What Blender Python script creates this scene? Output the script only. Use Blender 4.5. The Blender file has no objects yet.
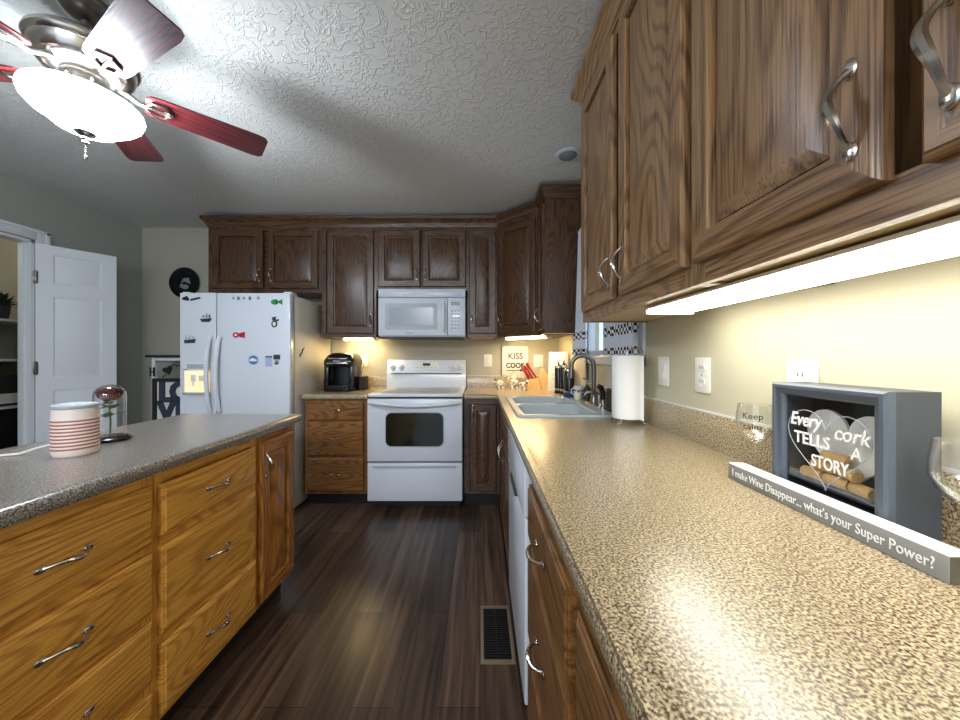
import bpy, bmesh, math, random
from mathutils import Vector, Matrix
random.seed(7)
PI = math.pi
SC = bpy.context.scene
COL = SC.collection
CAMZ = 1.215
F = 346.0

# ---------------------------------------------------------------- camera, world, lights, exposure
cam_d = bpy.data.cameras.new('camera')
cam_d.sensor_fit = 'HORIZONTAL'; cam_d.sensor_width = 36.0; cam_d.lens = 36.0 * F / 960.0
cam_d.shift_y = -3.0 / 960.0
cam_d.clip_start = 0.02
cam = bpy.data.objects.new('camera', cam_d); COL.objects.link(cam)
cam.location = (0, 0, CAMZ); cam.rotation_euler = (PI / 2, 0, 0)
SC.camera = cam

w = bpy.data.worlds.new('world'); SC.world = w; w.use_nodes = True
w.node_tree.nodes['Background'].inputs[0].default_value = (0.40, 0.50, 0.62, 1)
w.node_tree.nodes['Background'].inputs[1].default_value = 2.2

def area_light(name, loc, rot, sx, sy, power, color):
    l = bpy.data.lights.new(name, 'AREA'); l.shape = 'RECTANGLE'; l.size = sx; l.size_y = sy
    l.energy = power; l.color = color
    o = bpy.data.objects.new(name, l); COL.objects.link(o); o.location = loc; o.rotation_euler = rot
    return o
# added fill light, unseen well behind the camera
area_light('rear_fill_light', (-0.6, -2.3, 2.40), (math.radians(18), 0, 0), 1.8, 1.0, 125, (0.98, 0.98, 1.0))
FAN_GLOW = 62.0
BULB = 28.0
UNDER_GLOW = 10.5
SMALL_GLOW = 46.0
SC.view_settings.view_transform = 'Standard'
SC.view_settings.look = 'None'
SC.view_settings.gamma = 1.0
SC.view_settings.use_curve_mapping = False
SC.view_settings.exposure = 0.36

# ---------------------------------------------------------------- materials
def lin(c):
    return tuple(((v / 255) / 12.92 if v / 255 <= 0.04045 else ((v / 255 + 0.055) / 1.055) ** 2.4) for v in c) + (1,)

def newmat(name):
    m = bpy.data.materials.new(name); m.use_nodes = True
    nt = m.node_tree
    return m, nt, nt.nodes['Principled BSDF']

def N(nt, t, **kw):
    n = nt.nodes.new(t)
    for k, v in kw.items(): setattr(n, k, v)
    return n

def plain(name, rgb, rough=0.5, metal=0.0, coat=0.0, emit=None, bump=0.0, bscale=200, spec=0.5, var=0.03):
    m, nt, b = newmat(name)
    b.inputs['Roughness'].default_value = rough; b.inputs['Metallic'].default_value = metal
    b.inputs['Coat Weight'].default_value = coat
    b.inputs['Specular IOR Level'].default_value = spec
    tc = N(nt, 'ShaderNodeTexCoord'); no = N(nt, 'ShaderNodeTexNoise'); no.inputs['Scale'].default_value = bscale
    no.inputs['Detail'].default_value = 3
    nt.links.new(tc.outputs['Object'], no.inputs['Vector'])
    c = lin(rgb)
    mx = N(nt, 'ShaderNodeMix', data_type='RGBA')
    mx.inputs[6].default_value = tuple(max(0, v * (1 - var)) for v in c[:3]) + (1,)
    mx.inputs[7].default_value = tuple(min(1, v * (1 + var)) for v in c[:3]) + (1,)
    nt.links.new(no.outputs[0], mx.inputs[0]); nt.links.new(mx.outputs[2], b.inputs['Base Color'])
    if emit:
        b.inputs['Emission Color'].default_value = lin(emit[0]); b.inputs['Emission Strength'].default_value = emit[1]
    if bump:
        bp = N(nt, 'ShaderNodeBump'); bp.inputs['Strength'].default_value = bump; bp.inputs['Distance'].default_value = 0.002
        nt.links.new(no.outputs[0], bp.inputs['Height']); nt.links.new(bp.outputs[0], b.inputs['Normal'])
    return m

def wood(name, axis, light, dark, rough=0.33, k=1.0):
    m, nt, b = newmat(name)
    tc = N(nt, 'ShaderNodeTexCoord'); oi = N(nt, 'ShaderNodeObjectInfo')
    mul = N(nt, 'ShaderNodeMath', operation='MULTIPLY'); mul.inputs[1].default_value = 13.7
    nt.links.new(oi.outputs['Random'], mul.inputs[0])
    add = N(nt, 'ShaderNodeVectorMath', operation='ADD')
    nt.links.new(tc.outputs['Object'], add.inputs[0]); nt.links.new(mul.outputs[0], add.inputs[1])
    def mapped(across, along):
        mp = N(nt, 'ShaderNodeMapping')
        s = [across] * 3; s['xyz'.index(axis)] = along
        mp.inputs['Scale'].default_value = s
        nt.links.new(add.outputs[0], mp.inputs['Vector']); return mp
    m1 = mapped(3.2 * k, 0.75 * k)
    n1 = N(nt, 'ShaderNodeTexNoise'); n1.inputs['Scale'].default_value = 1.0; n1.inputs['Detail'].default_value = 1.5
    nt.links.new(m1.outputs[0], n1.inputs['Vector'])
    sc = N(nt, 'ShaderNodeMath', operation='MULTIPLY'); sc.inputs[1].default_value = 170
    nt.links.new(n1.outputs[0], sc.inputs[0])
    m2 = mapped(230 * k, 5.5 * k)
    n2 = N(nt, 'ShaderNodeTexNoise'); n2.inputs['Scale'].default_value = 1.0; n2.inputs['Detail'].default_value = 4
    nt.links.new(m2.outputs[0], n2.inputs['Vector'])
    j = N(nt, 'ShaderNodeMath', operation='MULTIPLY'); j.inputs[1].default_value = 2.2
    nt.links.new(n2.outputs[0], j.inputs[0])
    ad = N(nt, 'ShaderNodeMath', operation='ADD'); nt.links.new(sc.outputs[0], ad.inputs[0]); nt.links.new(j.outputs[0], ad.inputs[1])
    sn = N(nt, 'ShaderNodeMath', operation='SINE'); nt.links.new(ad.outputs[0], sn.inputs[0])
    r1 = N(nt, 'ShaderNodeMapRange'); r1.inputs[1].default_value = -0.1; r1.inputs[2].default_value = 1.0
    nt.links.new(sn.outputs[0], r1.inputs[0])
    r2 = N(nt, 'ShaderNodeMapRange'); r2.inputs[1].default_value = 0.47; r2.inputs[2].default_value = 0.66
    nt.links.new(n2.outputs[0], r2.inputs[0])
    ma = N(nt, 'ShaderNodeMath', operation='MULTIPLY'); ma.inputs[1].default_value = 0.55; nt.links.new(r1.outputs[0], ma.inputs[0])
    mb = N(nt, 'ShaderNodeMath', operation='MULTIPLY'); mb.inputs[1].default_value = 0.75; nt.links.new(r2.outputs[0], mb.inputs[0])
    ms = N(nt, 'ShaderNodeMath', operation='ADD', use_clamp=True); nt.links.new(ma.outputs[0], ms.inputs[0]); nt.links.new(mb.outputs[0], ms.inputs[1])
    m3 = mapped(5, 0.8); n3 = N(nt, 'ShaderNodeTexNoise'); n3.inputs['Scale'].default_value = 1.0
    nt.links.new(m3.outputs[0], n3.inputs['Vector'])
    mx = N(nt, 'ShaderNodeMix', data_type='RGBA'); mx.inputs[6].default_value = lin(light); mx.inputs[7].default_value = lin(dark)
    nt.links.new(ms.outputs[0], mx.inputs[0])
    hv = N(nt, 'ShaderNodeHueSaturation')
    r3 = N(nt, 'ShaderNodeMapRange'); r3.inputs[3].default_value = 0.75; r3.inputs[4].default_value = 1.25
    nt.links.new(n3.outputs[0], r3.inputs[0]); nt.links.new(r3.outputs[0], hv.inputs['Value']); nt.links.new(mx.outputs[2], hv.inputs['Color'])
    nt.links.new(hv.outputs[0], b.inputs['Base Color'])
    b.inputs['Roughness'].default_value = rough
    bp = N(nt, 'ShaderNodeBump'); bp.inputs['Strength'].default_value = 0.25; bp.inputs['Distance'].default_value = 0.001; bp.invert = True
    nt.links.new(ms.outputs[0], bp.inputs['Height']); nt.links.new(bp.outputs[0], b.inputs['Normal'])
    return m

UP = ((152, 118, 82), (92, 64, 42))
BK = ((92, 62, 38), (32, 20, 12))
IS = ((216, 158, 68), (164, 106, 38))  # oak stain shared with the uppers, golden light put into the tone
IE = ((178, 118, 50), (108, 64, 24))  # island end: same stain, a duller amber light in the colour
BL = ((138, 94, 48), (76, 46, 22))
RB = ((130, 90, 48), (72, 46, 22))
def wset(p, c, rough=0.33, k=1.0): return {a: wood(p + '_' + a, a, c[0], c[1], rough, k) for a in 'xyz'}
W_UP = wset('brown_oak', UP, k=1.15); W_BK = wset('dark_brown_oak', BK, k=1.35); W_IS = wset('golden_lit_oak', IS, k=1.25); W_IE = wset('amber_lit_oak', IE)
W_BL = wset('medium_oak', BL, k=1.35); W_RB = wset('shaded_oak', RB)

def counter_mat(name, base):
    m, nt, b = newmat(name)
    tc = N(nt, 'ShaderNodeTexCoord')
    n1 = N(nt, 'ShaderNodeTexNoise'); n1.inputs['Scale'].default_value = 270; n1.inputs['Detail'].default_value = 1.5
    n2 = N(nt, 'ShaderNodeTexNoise'); n2.inputs['Scale'].default_value = 150; n2.inputs['Detail'].default_value = 2
    v = N(nt, 'ShaderNodeTexVoronoi'); v.inputs['Scale'].default_value = 330
    for n in (n1, n2, v): nt.links.new(tc.outputs['Object'], n.inputs['Vector'])
    r = N(nt, 'ShaderNodeValToRGB'); e = r.color_ramp.elements
    cols = base
    e[0].position = 0.30; e[0].color = lin(cols[0]); e[1].position = 0.66; e[1].color = lin(cols[3])
    x = e.new(0.43); x.color = lin(cols[1]); x = e.new(0.50); x.color = lin(cols[2])
    nt.links.new(n1.outputs[0], r.inputs[0])
    r2 = N(nt, 'ShaderNodeMapRange'); r2.inputs[1].default_value = 0.58; r2.inputs[2].default_value = 0.72
    nt.links.new(n2.outputs[0], r2.inputs[0])
    mx = N(nt, 'ShaderNodeMix', data_type='RGBA'); nt.links.new(r2.outputs[0], mx.inputs[0])
    nt.links.new(r.outputs[0], mx.inputs[6]); mx.inputs[7].default_value = lin(cols[1])
    hs = N(nt, 'ShaderNodeSeparateColor'); nt.links.new(v.outputs['Color'], hs.inputs[0])
    r3 = N(nt, 'ShaderNodeMapRange'); r3.inputs[3].default_value = 0.78; r3.inputs[4].default_value = 1.2
    nt.links.new(hs.outputs[0], r3.inputs[0])
    hv = N(nt, 'ShaderNodeHueSaturation'); nt.links.new(r3.outputs[0], hv.inputs['Value']); nt.links.new(mx.outputs[2], hv.inputs['Color'])
    nt.links.new(hv.outputs[0], b.inputs['Base Color'])
    b.inputs['Roughness'].default_value = 0.3; b.inputs['Specular IOR Level'].default_value = 0.6; b.inputs['Coat Weight'].default_value = 0.5; b.inputs['Coat Roughness'].default_value = 0.22
    bp = N(nt, 'ShaderNodeBump'); bp.inputs['Strength'].default_value = 0.12; bp.inputs['Distance'].default_value = 0.001
    nt.links.new(n1.outputs[0], bp.inputs['Height']); nt.links.new(bp.outputs[0], b.inputs['Normal'])
    return m
C_R = counter_mat('speckled_laminate', [(38, 30, 24), (104, 86, 64), (164, 147, 116), (198, 184, 152)])
C_I = counter_mat('speckled_laminate_grey_sheen', [(34, 28, 24), (88, 78, 68), (128, 120, 110), (168, 162, 152)])  # same laminate as the counters, grey reflections put into its colours

def floor_mat():
    m, nt, b = newmat('dark_plank_floor')
    tc = N(nt, 'ShaderNodeTexCoord')
    mp = N(nt, 'ShaderNodeMapping'); mp.inputs['Rotation'].default_value = (0, 0, PI / 2)
    nt.links.new(tc.outputs['Object'], mp.inputs['Vector'])
    br = N(nt, 'ShaderNodeTexBrick'); br.inputs['Scale'].default_value = 1.0
    br.inputs['Brick Width'].default_value = 1.2; br.inputs['Row Height'].default_value = 0.15
    br.inputs['Mortar Size'].default_value = 0.0012; br.inputs['Mortar Smooth'].default_value = 0.1
    br.offset = 0.37
    br.inputs['Color1'].default_value = lin((80, 62, 50)); br.inputs['Color2'].default_value = lin((50, 38, 31)); br.inputs['Mortar'].default_value = lin((18, 13, 11))
    nt.links.new(mp.outputs[0], br.inputs['Vector'])
    g = N(nt, 'ShaderNodeMapping'); g.inputs['Scale'].default_value = (34, 1.6, 1); nt.links.new(tc.outputs['Object'], g.inputs['Vector'])
    n = N(nt, 'ShaderNodeTexNoise'); n.inputs['Scale'].default_value = 1.0; n.inputs['Detail'].default_value = 6; n.inputs['Distortion'].default_value = 0.6
    nt.links.new(g.outputs[0], n.inputs['Vector'])
    r = N(nt, 'ShaderNodeMapRange'); r.inputs[1].default_value = 0.3; r.inputs[2].default_value = 0.72; r.inputs[3].default_value = 0.3; r.inputs[4].default_value = 2.0
    nt.links.new(n.outputs[0], r.inputs[0])
    hv = N(nt, 'ShaderNodeHueSaturation'); nt.links.new(r.outputs[0], hv.inputs['Value']); nt.links.new(br.outputs[0], hv.inputs['Color'])
    nt.links.new(hv.outputs[0], b.inputs['Base Color'])
    b.inputs['Roughness'].default_value = 0.3
    bp = N(nt, 'ShaderNodeBump'); bp.inputs['Strength'].default_value = 0.2; bp.inputs['Distance'].default_value = 0.001
    nt.links.new(n.outputs[0], bp.inputs['Height']); nt.links.new(bp.outputs[0], b.inputs['Normal'])
    return m

def ceiling_mat():
    m, nt, b = newmat('stomp_textured_ceiling')
    tc = N(nt, 'ShaderNodeTexCoord')
    n0 = N(nt, 'ShaderNodeTexNoise'); n0.inputs['Scale'].default_value = 9; n0.inputs['Detail'].default_value = 2
    nt.links.new(tc.outputs['Object'], n0.inputs['Vector'])
    sub = N(nt, 'ShaderNodeVectorMath', operation='SCALE'); sub.inputs['Scale'].default_value = 0.35
    nt.links.new(n0.outputs['Color'], sub.inputs[0])
    ad = N(nt, 'ShaderNodeVectorMath', operation='ADD'); nt.links.new(tc.outputs['Object'], ad.inputs[0]); nt.links.new(sub.outputs[0], ad.inputs[1])
    n = N(nt, 'ShaderNodeTexNoise'); n.inputs['Scale'].default_value = 13; n.inputs['Detail'].default_value = 4
    nt.links.new(ad.outputs[0], n.inputs['Vector'])
    # thin ridges where the noise crosses its middle
    s = N(nt, 'ShaderNodeMath', operation='SUBTRACT'); s.inputs[1].default_value = 0.5; nt.links.new(n.outputs[0], s.inputs[0])
    a = N(nt, 'ShaderNodeMath', operation='ABSOLUTE'); nt.links.new(s.outputs[0], a.inputs[0])
    r = N(nt, 'ShaderNodeMapRange'); r.inputs[1].default_value = 0.0; r.inputs[2].default_value = 0.06; r.inputs[3].default_value = 1; r.inputs[4].default_value = 0
    nt.links.new(a.outputs[0], r.inputs[0])
    bp = N(nt, 'ShaderNodeBump'); bp.inputs['Strength'].default_value = 0.5; bp.inputs['Distance'].default_value = 0.006
    nt.links.new(r.outputs[0], bp.inputs['Height']); nt.links.new(bp.outputs[0], b.inputs['Normal'])
    b.inputs['Base Color'].default_value = lin((214, 214, 210)); b.inputs['Roughness'].default_value = 0.8
    return m

MF = floor_mat(); MC = ceiling_mat()
M_wallL = plain('dim_wall_paint', (150, 152, 144), 0.7, bump=0.25, bscale=120)  # greige paint too, the left wall's dimness put into the colour
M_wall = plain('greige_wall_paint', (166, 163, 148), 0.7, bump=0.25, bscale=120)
M_wallR = plain('warm_lit_wall_paint', (188, 184, 160), 0.6, bump=0.25, bscale=120)  # greige paint too, the warm lamp glow put into the colour
M_white = plain('white_gloss', (214, 218, 222), 0.28, coat=0.2)
M_door = plain('white_door_paint', (212, 216, 220), 0.45)
M_appl = plain('white_enamel', (206, 212, 220), 0.25, coat=0.2)
M_side = plain('almond_fridge_side', (206, 202, 190), 0.5, bump=0.3, bscale=500)
M_plate = plain('white_plastic', (226, 224, 216), 0.35)
M_black = plain('black_plastic', (14, 14, 15), 0.25)
M_blackm = plain('matt_black', (18, 17, 17), 0.6)
M_dgrey = plain('dark_grey', (48, 50, 54), 0.5)
M_grey = plain('mid_grey', (120, 124, 128), 0.5)
M_lgrey = plain('light_grey', (168, 174, 180), 0.45)
M_glassblk = plain('black_oven_glass', (22, 26, 14), 0.12, coat=0.5)
M_nick = plain('brushed_nickel', (186, 180, 172), 0.24, metal=1.0)
M_nickd = plain('dark_nickel', (120, 116, 112), 0.28, metal=1.0)
M_chrome = plain('chrome', (210, 210, 212), 0.1, metal=1.0)
M_sink = plain('grey_sink_enamel', (176, 186, 190), 0.25, coat=0.2)
M_toe = plain('toe_kick_dark', (14, 10, 8), 0.6)
M_plywood = plain('pale_cabinet_underside', (196, 172, 128), 0.5)
M_red = plain('red_knife_handle', (140, 16, 26), 0.3)
M_block = plain('pale_wood_block', (206, 168, 108), 0.45, var=0.12, bscale=60)
M_navy = plain('navy_cloth', (26, 50, 96), 0.7)
M_paper = plain('paper_towel', (236, 238, 236), 0.9, bump=0.6, bscale=160)
M_pink = plain('pale_pink_ceramic', (232, 220, 214), 0.35)
M_stripe = plain('terracotta_stripe', (166, 96, 84), 0.5)
M_rose = plain('dark_red_petal', (110, 14, 34), 0.55, var=0.3, bscale=60)
M_leaf = plain('green_leaf', (66, 104, 66), 0.55, var=0.2, bscale=80)
M_shadow = plain('slate_blue_box', (62, 67, 74), 0.55, bump=0.2, bscale=400)
M_frameb = plain('slate_frame', (76, 85, 97), 0.5)
M_teal = plain('dark_teal_panel', (30, 48, 56), 0.6)
M_heart = plain('speckled_heart', (236, 238, 236), 0.4, var=0.10, bscale=140)
M_bar = plain('grey_painted_wood', (140, 140, 138), 0.6)
M_bartop = plain('white_painted_wood', (222, 222, 218), 0.6)
M_barend = plain('weathered_wood_end', (84, 80, 66), 0.8, var=0.4, bscale=40)
M_text = plain('white_lettering', (236, 238, 236), 0.5)
M_inkb = plain('black_ink', (26, 26, 28), 0.6)
M_inkr = plain('dark_red_ink', (70, 28, 32), 0.6)
M_cork = plain('wine_cork', (196, 160, 106), 0.8, var=0.25, bscale=150)
M_sign = plain('white_sign_board', (214, 212, 206), 0.5)
M_vent = plain('bronze_register', (132, 116, 94), 0.4, metal=0.3)
M_ivory = plain('ivory_ceramic', (232, 222, 196), 0.35)
M_brown = plain('brown_glaze', (92, 56, 34), 0.35)
M_green = plain('green_magnet', (30, 140, 60), 0.4)
M_redm = plain('red_magnet', (190, 24, 44), 0.4)
M_blue = plain('blue_magnet', (70, 120, 170), 0.4)
M_lblue = plain('pale_blue_card', (160, 176, 210), 0.5)
M_darkbox = plain('dark_box', (36, 36, 38), 0.6)
M_blush = plain('pale_pink_print', (236, 200, 190), 0.5)

def emis(name, rgb, s):
    m, nt, b = newmat(name)
    b.inputs['Base Color'].default_value = lin(rgb); b.inputs['Roughness'].default_value = 0.4
    b.inputs['Emission Color'].default_value = lin(rgb); b.inputs['Emission Strength'].default_value = s
    return m
M_bowl = emis('lit_frosted_glass', (228, 240, 255), FAN_GLOW)
M_tube = emis('lit_diffuser', (255, 250, 236), UNDER_GLOW)
M_tube2 = emis('lit_diffuser_warm', (255, 222, 160), SMALL_GLOW)
M_ice = emis('glowing_recess_fill', (255, 226, 180), 0.42)  # recess surface glows itself to imitate its lamp-lit inside

def glass_mat(name, col=(1, 1, 1, 1), rough=0.0, ior=1.45):
    m, nt, b = newmat(name)
    b.inputs['Base Color'].default_value = col; b.inputs['Roughness'].default_value = rough
    b.inputs['Transmission Weight'].default_value = 1.0; b.inputs['IOR'].default_value = ior
    return m
M_glass = glass_mat('clear_glass')
def thin_glass(name, a=0.12, ro=0.02):
    m, nt, b = newmat(name)
    out = nt.nodes['Material Output']
    tr = N(nt, 'ShaderNodeBsdfTransparent'); gl = N(nt, 'ShaderNodeBsdfGlossy'); gl.inputs['Roughness'].default_value = ro
    mx = N(nt, 'ShaderNodeMixShader'); lw = N(nt, 'ShaderNodeLayerWeight'); pw = N(nt, 'ShaderNodeMath', operation='POWER'); pw.inputs[1].default_value = 3.0
    ml = N(nt, 'ShaderNodeMath', operation='MULTIPLY_ADD', use_clamp=True); ml.inputs[1].default_value = a * 4; ml.inputs[2].default_value = a * .2
    nt.links.new(lw.outputs['Facing'], pw.inputs[0]); nt.links.new(pw.outputs[0], ml.inputs[0]); nt.links.new(ml.outputs[0], mx.inputs[0]); nt.links.new(tr.outputs[0], mx.inputs[1]); nt.links.new(gl.outputs[0], mx.inputs[2])
    nt.links.new(mx.outputs[0], out.inputs[0]); return m
M_pane = thin_glass('thin_pane', 0.12)
M_dome = thin_glass('thin_dome_glass', 0.30)
M_wine = thin_glass('wine_glass_clear', 0.36, 0.12)
def blade_mat():
    return wood('dark_cherry_blade', 'x', (88, 28, 30), (36, 11, 13), 0.3)
M_blade = blade_mat()
def check_mat():
    m, nt, b = newmat('black_white_buffalo_check')
    tc = N(nt, 'ShaderNodeTexCoord'); ck = N(nt, 'ShaderNodeTexChecker'); ck.inputs['Scale'].default_value = 52
    nt.links.new(tc.outputs['Object'], ck.inputs['Vector'])
    ck.inputs['Color1'].default_value = lin((228, 230, 232)); ck.inputs['Color2'].default_value = lin((18, 18, 22))
    nt.links.new(ck.outputs[0], b.inputs['Base Color']); b.inputs['Roughness'].default_value = 0.9; return m
M_check = check_mat()
def spot_mat():
    m, nt, b = newmat('spotted_ceramic')
    tc = N(nt, 'ShaderNodeTexCoord'); n = N(nt, 'ShaderNodeTexNoise'); n.inputs['Scale'].default_value = 45
    nt.links.new(tc.outputs['Object'], n.inputs['Vector'])
    r = N(nt, 'ShaderNodeValToRGB'); r.color_ramp.interpolation = 'CONSTANT'
    e = r.color_ramp.elements; e[0].color = lin((90, 48, 26)); e[1].position = 0.44; e[1].color = lin((232, 224, 204))
    nt.links.new(n.outputs[0], r.inputs[0]); nt.links.new(r.outputs[0], b.inputs['Base Color']); b.inputs['Roughness'].default_value = 0.35
    return m
M_spot = spot_mat()
M_cloth = plain('white_curtain_cloth', (212, 218, 226), 0.9)
M_clothg = plain('grey_curtain_cloth', (168, 178, 188), 0.9)

# ---------------------------------------------------------------- mesh helpers
class MB:
    def __init__(s): s.bm = bmesh.new()
    def _faces(s, vs, fs, m=0):
        bv = [s.bm.verts.new(v) for v in vs]; out = []
        for f in fs:
            try:
                q = s.bm.faces.new([bv[i] for i in f]); q.material_index = m; out.append(q)
            except ValueError: pass
        return bv, out
    def box(s, x0, x1, y0, y1, z0, z1, m=0, bev=0.0, seg=2):
        vs = [(x, y, z) for z in (z0, z1) for y in (y0, y1) for x in (x0, x1)]
        fs = [(0, 2, 3, 1), (4, 5, 7, 6), (0, 1, 5, 4), (2, 6, 7, 3), (0, 4, 6, 2), (1, 3, 7, 5)]
        bv, out = s._faces(vs, fs, m)
        if bev > 0:
            es = list({e for f in out for e in f.edges})
            r = bmesh.ops.bevel(s.bm, geom=es, offset=bev, segments=seg, affect='EDGES', profile=0.5)
            for f in r['faces']: f.material_index = m
        return s
    def prism(s, pts, a0, a1, axis='y', m=0):
        n = len(pts)
        def P(p, a):
            if axis == 'y': return (p[0], a, p[1])
            if axis == 'x': return (a, p[0], p[1])
            return (p[0], p[1], a)
        vs = [P(p, a0) for p in pts] + [P(p, a1) for p in pts]
        fs = [tuple(range(n)), tuple(range(2 * n - 1, n - 1, -1))] + [(i, i + n, (i + 1) % n + n, (i + 1) % n) for i in range(n)]
        s._faces(vs, fs, m); return s
    def lathe(s, prof, c=(0, 0, 0), seg=32, m=0, sx=1, sy=1):
        rings = []
        for r, z in prof:
            if r < 1e-6: rings.append([s.bm.verts.new((c[0], c[1], c[2] + z))])
            else: rings.append([s.bm.verts.new((c[0] + sx * r * math.cos(2 * PI * i / seg), c[1] + sy * r * math.sin(2 * PI * i / seg), c[2] + z)) for i in range(seg)])
        for a, b in zip(rings, rings[1:]):
            for i in range(seg):
                j = (i + 1) % seg
                if len(a) == 1 and len(b) == 1: continue
                if len(a) == 1: f = s.bm.faces.new((a[0], b[j], b[i]))
                elif len(b) == 1: f = s.bm.faces.new((a[i], a[j], b[0]))
                else: f = s.bm.faces.new((a[i], a[j], b[j], b[i]))
                f.material_index = m
        return s
    def tube(s, pts, r, seg=10, m=0, flat=1.0, closed=False):
        pts = [Vector(p) for p in pts]; n = len(pts)
        rs = r if isinstance(r, (list, tuple)) else [r] * n
        rings = []; prev = None
        for i, p in enumerate(pts):
            if closed: t = pts[(i + 1) % n] - pts[i - 1]
            else: t = pts[min(i + 1, n - 1)] - pts[max(i - 1, 0)]
            t.normalize()
            if prev is None:
                u = t.cross(Vector((0, 0, 1)))
                if u.length < 1e-3: u = t.cross(Vector((0, 1, 0)))
                u.normalize()
            else:
                u = prev - t * prev.dot(t); u.normalize()
            prev = u; v = t.cross(u)
            rings.append([s.bm.verts.new(p + (u * math.cos(2 * PI * k / seg) + v * math.sin(2 * PI * k / seg) * flat) * rs[i]) for k in range(seg)])
        pr = list(zip(rings, rings[1:])) + ([(rings[-1], rings[0])] if closed else [])
        for a, b in pr:
            for k in range(seg):
                f = s.bm.faces.new((a[k], a[(k + 1) % seg], b[(k + 1) % seg], b[k])); f.material_index = m
        if not closed:
            f = s.bm.faces.new(rings[0][::-1]); f.material_index = m
            f = s.bm.faces.new(rings[-1]); f.material_index = m
        return s
    def ball(s, c, r, m=0, seg=12, sx=1, sy=1, sz=1):
        k = 8
        s.lathe([(r * math.sin(PI * i / k) if 0 < i < k else 0, -r * sz * math.cos(PI * i / k)) for i in range(k + 1)], c, seg, m, sx, sy); return s
    def loops(s, loops, m=0, mats=None, cap0=False, cap1=True):
        """nested closed loops of points, bridged"""
        R = [[s.bm.verts.new(p) for p in L] for L in loops]; n = len(R[0])
        for q, (a, b) in enumerate(zip(R, R[1:])):
            for i in range(n):
                j = (i + 1) % n
                f = s.bm.faces.new((a[i], a[j], b[j], b[i])); f.material_index = mats(q, i) if mats else m
        if cap1: f = s.bm.faces.new(R[-1]); f.material_index = mats(-1, 0) if mats else m
        if cap0: f = s.bm.faces.new(R[0][::-1]); f.material_index = mats(-2, 0) if mats else m
        return s
    def sweep(s, path, prof, m=0, closed=False):
        """prof: closed list of (outward offset, z); outward is the right-hand normal of the path"""
        n = len(path); P = [Vector((p[0], p[1])) for p in path]; rings = []
        for i in range(n):
            d1 = (P[i] - P[i - 1]).normalized() if i > 0 else None
            d2 = (P[i + 1] - P[i]).normalized() if i < n - 1 else None
            if d1 is None: d1 = d2
            if d2 is None: d2 = d1
            n1 = Vector((d1.y, -d1.x)); n2 = Vector((d2.y, -d2.x)); nn = (n1 + n2)
            nn = nn / (1 + n1.dot(n2))
            rings.append([s.bm.verts.new((P[i].x + nn.x * o, P[i].y + nn.y * o, z)) for o, z in prof])
        k = len(prof)
        for a, b in zip(rings, rings[1:]):
            for i in range(k):
                f = s.bm.faces.new((a[i], a[(i + 1) % k], b[(i + 1) % k], b[i])); f.material_index = m
        f = s.bm.faces.new(rings[0][::-1]); f.material_index = m
        f = s.bm.faces.new(rings[-1]); f.material_index = m
        return s
    def xf(s, M):
        bmesh.ops.transform(s.bm, matrix=M, verts=s.bm.verts); return s
    def build(s, name, mats, parent=None, loc=(0, 0, 0), rot=(0, 0, 0), ang=35):
        bm = s.bm
        bmesh.ops.recalc_face_normals(bm, faces=bm.faces)
        for f in bm.faces: f.smooth = True
        for e in bm.edges:
            if len(e.link_faces) == 2: e.smooth = e.calc_face_angle(0) < math.radians(ang)
            else: e.smooth = True
        me = bpy.data.meshes.new(name); bm.to_mesh(me); bm.free()
        for m in (mats if isinstance(mats, (list, tuple)) else [mats]): me.materials.append(m)
        o = bpy.data.objects.new(name, me); COL.objects.link(o)
        o.location = loc; o.rotation_euler = rot
        if parent: o.parent = parent
        return o

def tag(o, label=None, cat=None, group=None, kind=None):
    if label: o['label'] = label
    if cat: o['category'] = cat
    if group: o['group'] = group
    if kind: o['kind'] = kind
    return o
def empty(name, loc, label, cat, rz=0, group=None):
    o = bpy.data.objects.new(name, None); COL.objects.link(o); o.location = loc; o.rotation_euler = (0, 0, rz)
    o.empty_display_size = 0.1
    return tag(o, label, cat, group)
def kids(o): return [c for c in list(bpy.data.objects) if c.parent == o]
def copy_tree(o, parent=None):
    c = o.copy(); COL.objects.link(c); c.parent = parent
    for ch in kids(o): copy_tree(ch, c)
    return c
def struct(o): o['kind'] = 'structure'; return o

def text_mesh(txt, size, mat, name, parent, loc, rot, ext=0.0006, shear=0.0, xs=1.0, align='CENTER', bold=0.0):
    cu = bpy.data.curves.new(name, 'FONT'); cu.body = txt; cu.size = size; cu.extrude = ext; cu.align_x = align; cu.align_y = 'CENTER'
    cu.shear = shear; cu.offset = bold; cu.resolution_u = 3
    t = bpy.data.objects.new(name + '_src', cu); COL.objects.link(t)
    bpy.context.view_layer.update()
    me = bpy.data.meshes.new_from_object(t)
    COL.objects.unlink(t); bpy.data.objects.remove(t)
    me.name = name; me.materials.clear(); me.materials.append(mat)
    for v in me.vertices: v.co.x *= xs
    o = bpy.data.objects.new(name, me); COL.objects.link(o); o.location = loc; o.rotation_euler = rot
    o.parent = parent
    return o
def px(x, y, d): return ((x - 480) * d / F, d, CAMZ - (y - 357) * d / F)

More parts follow.
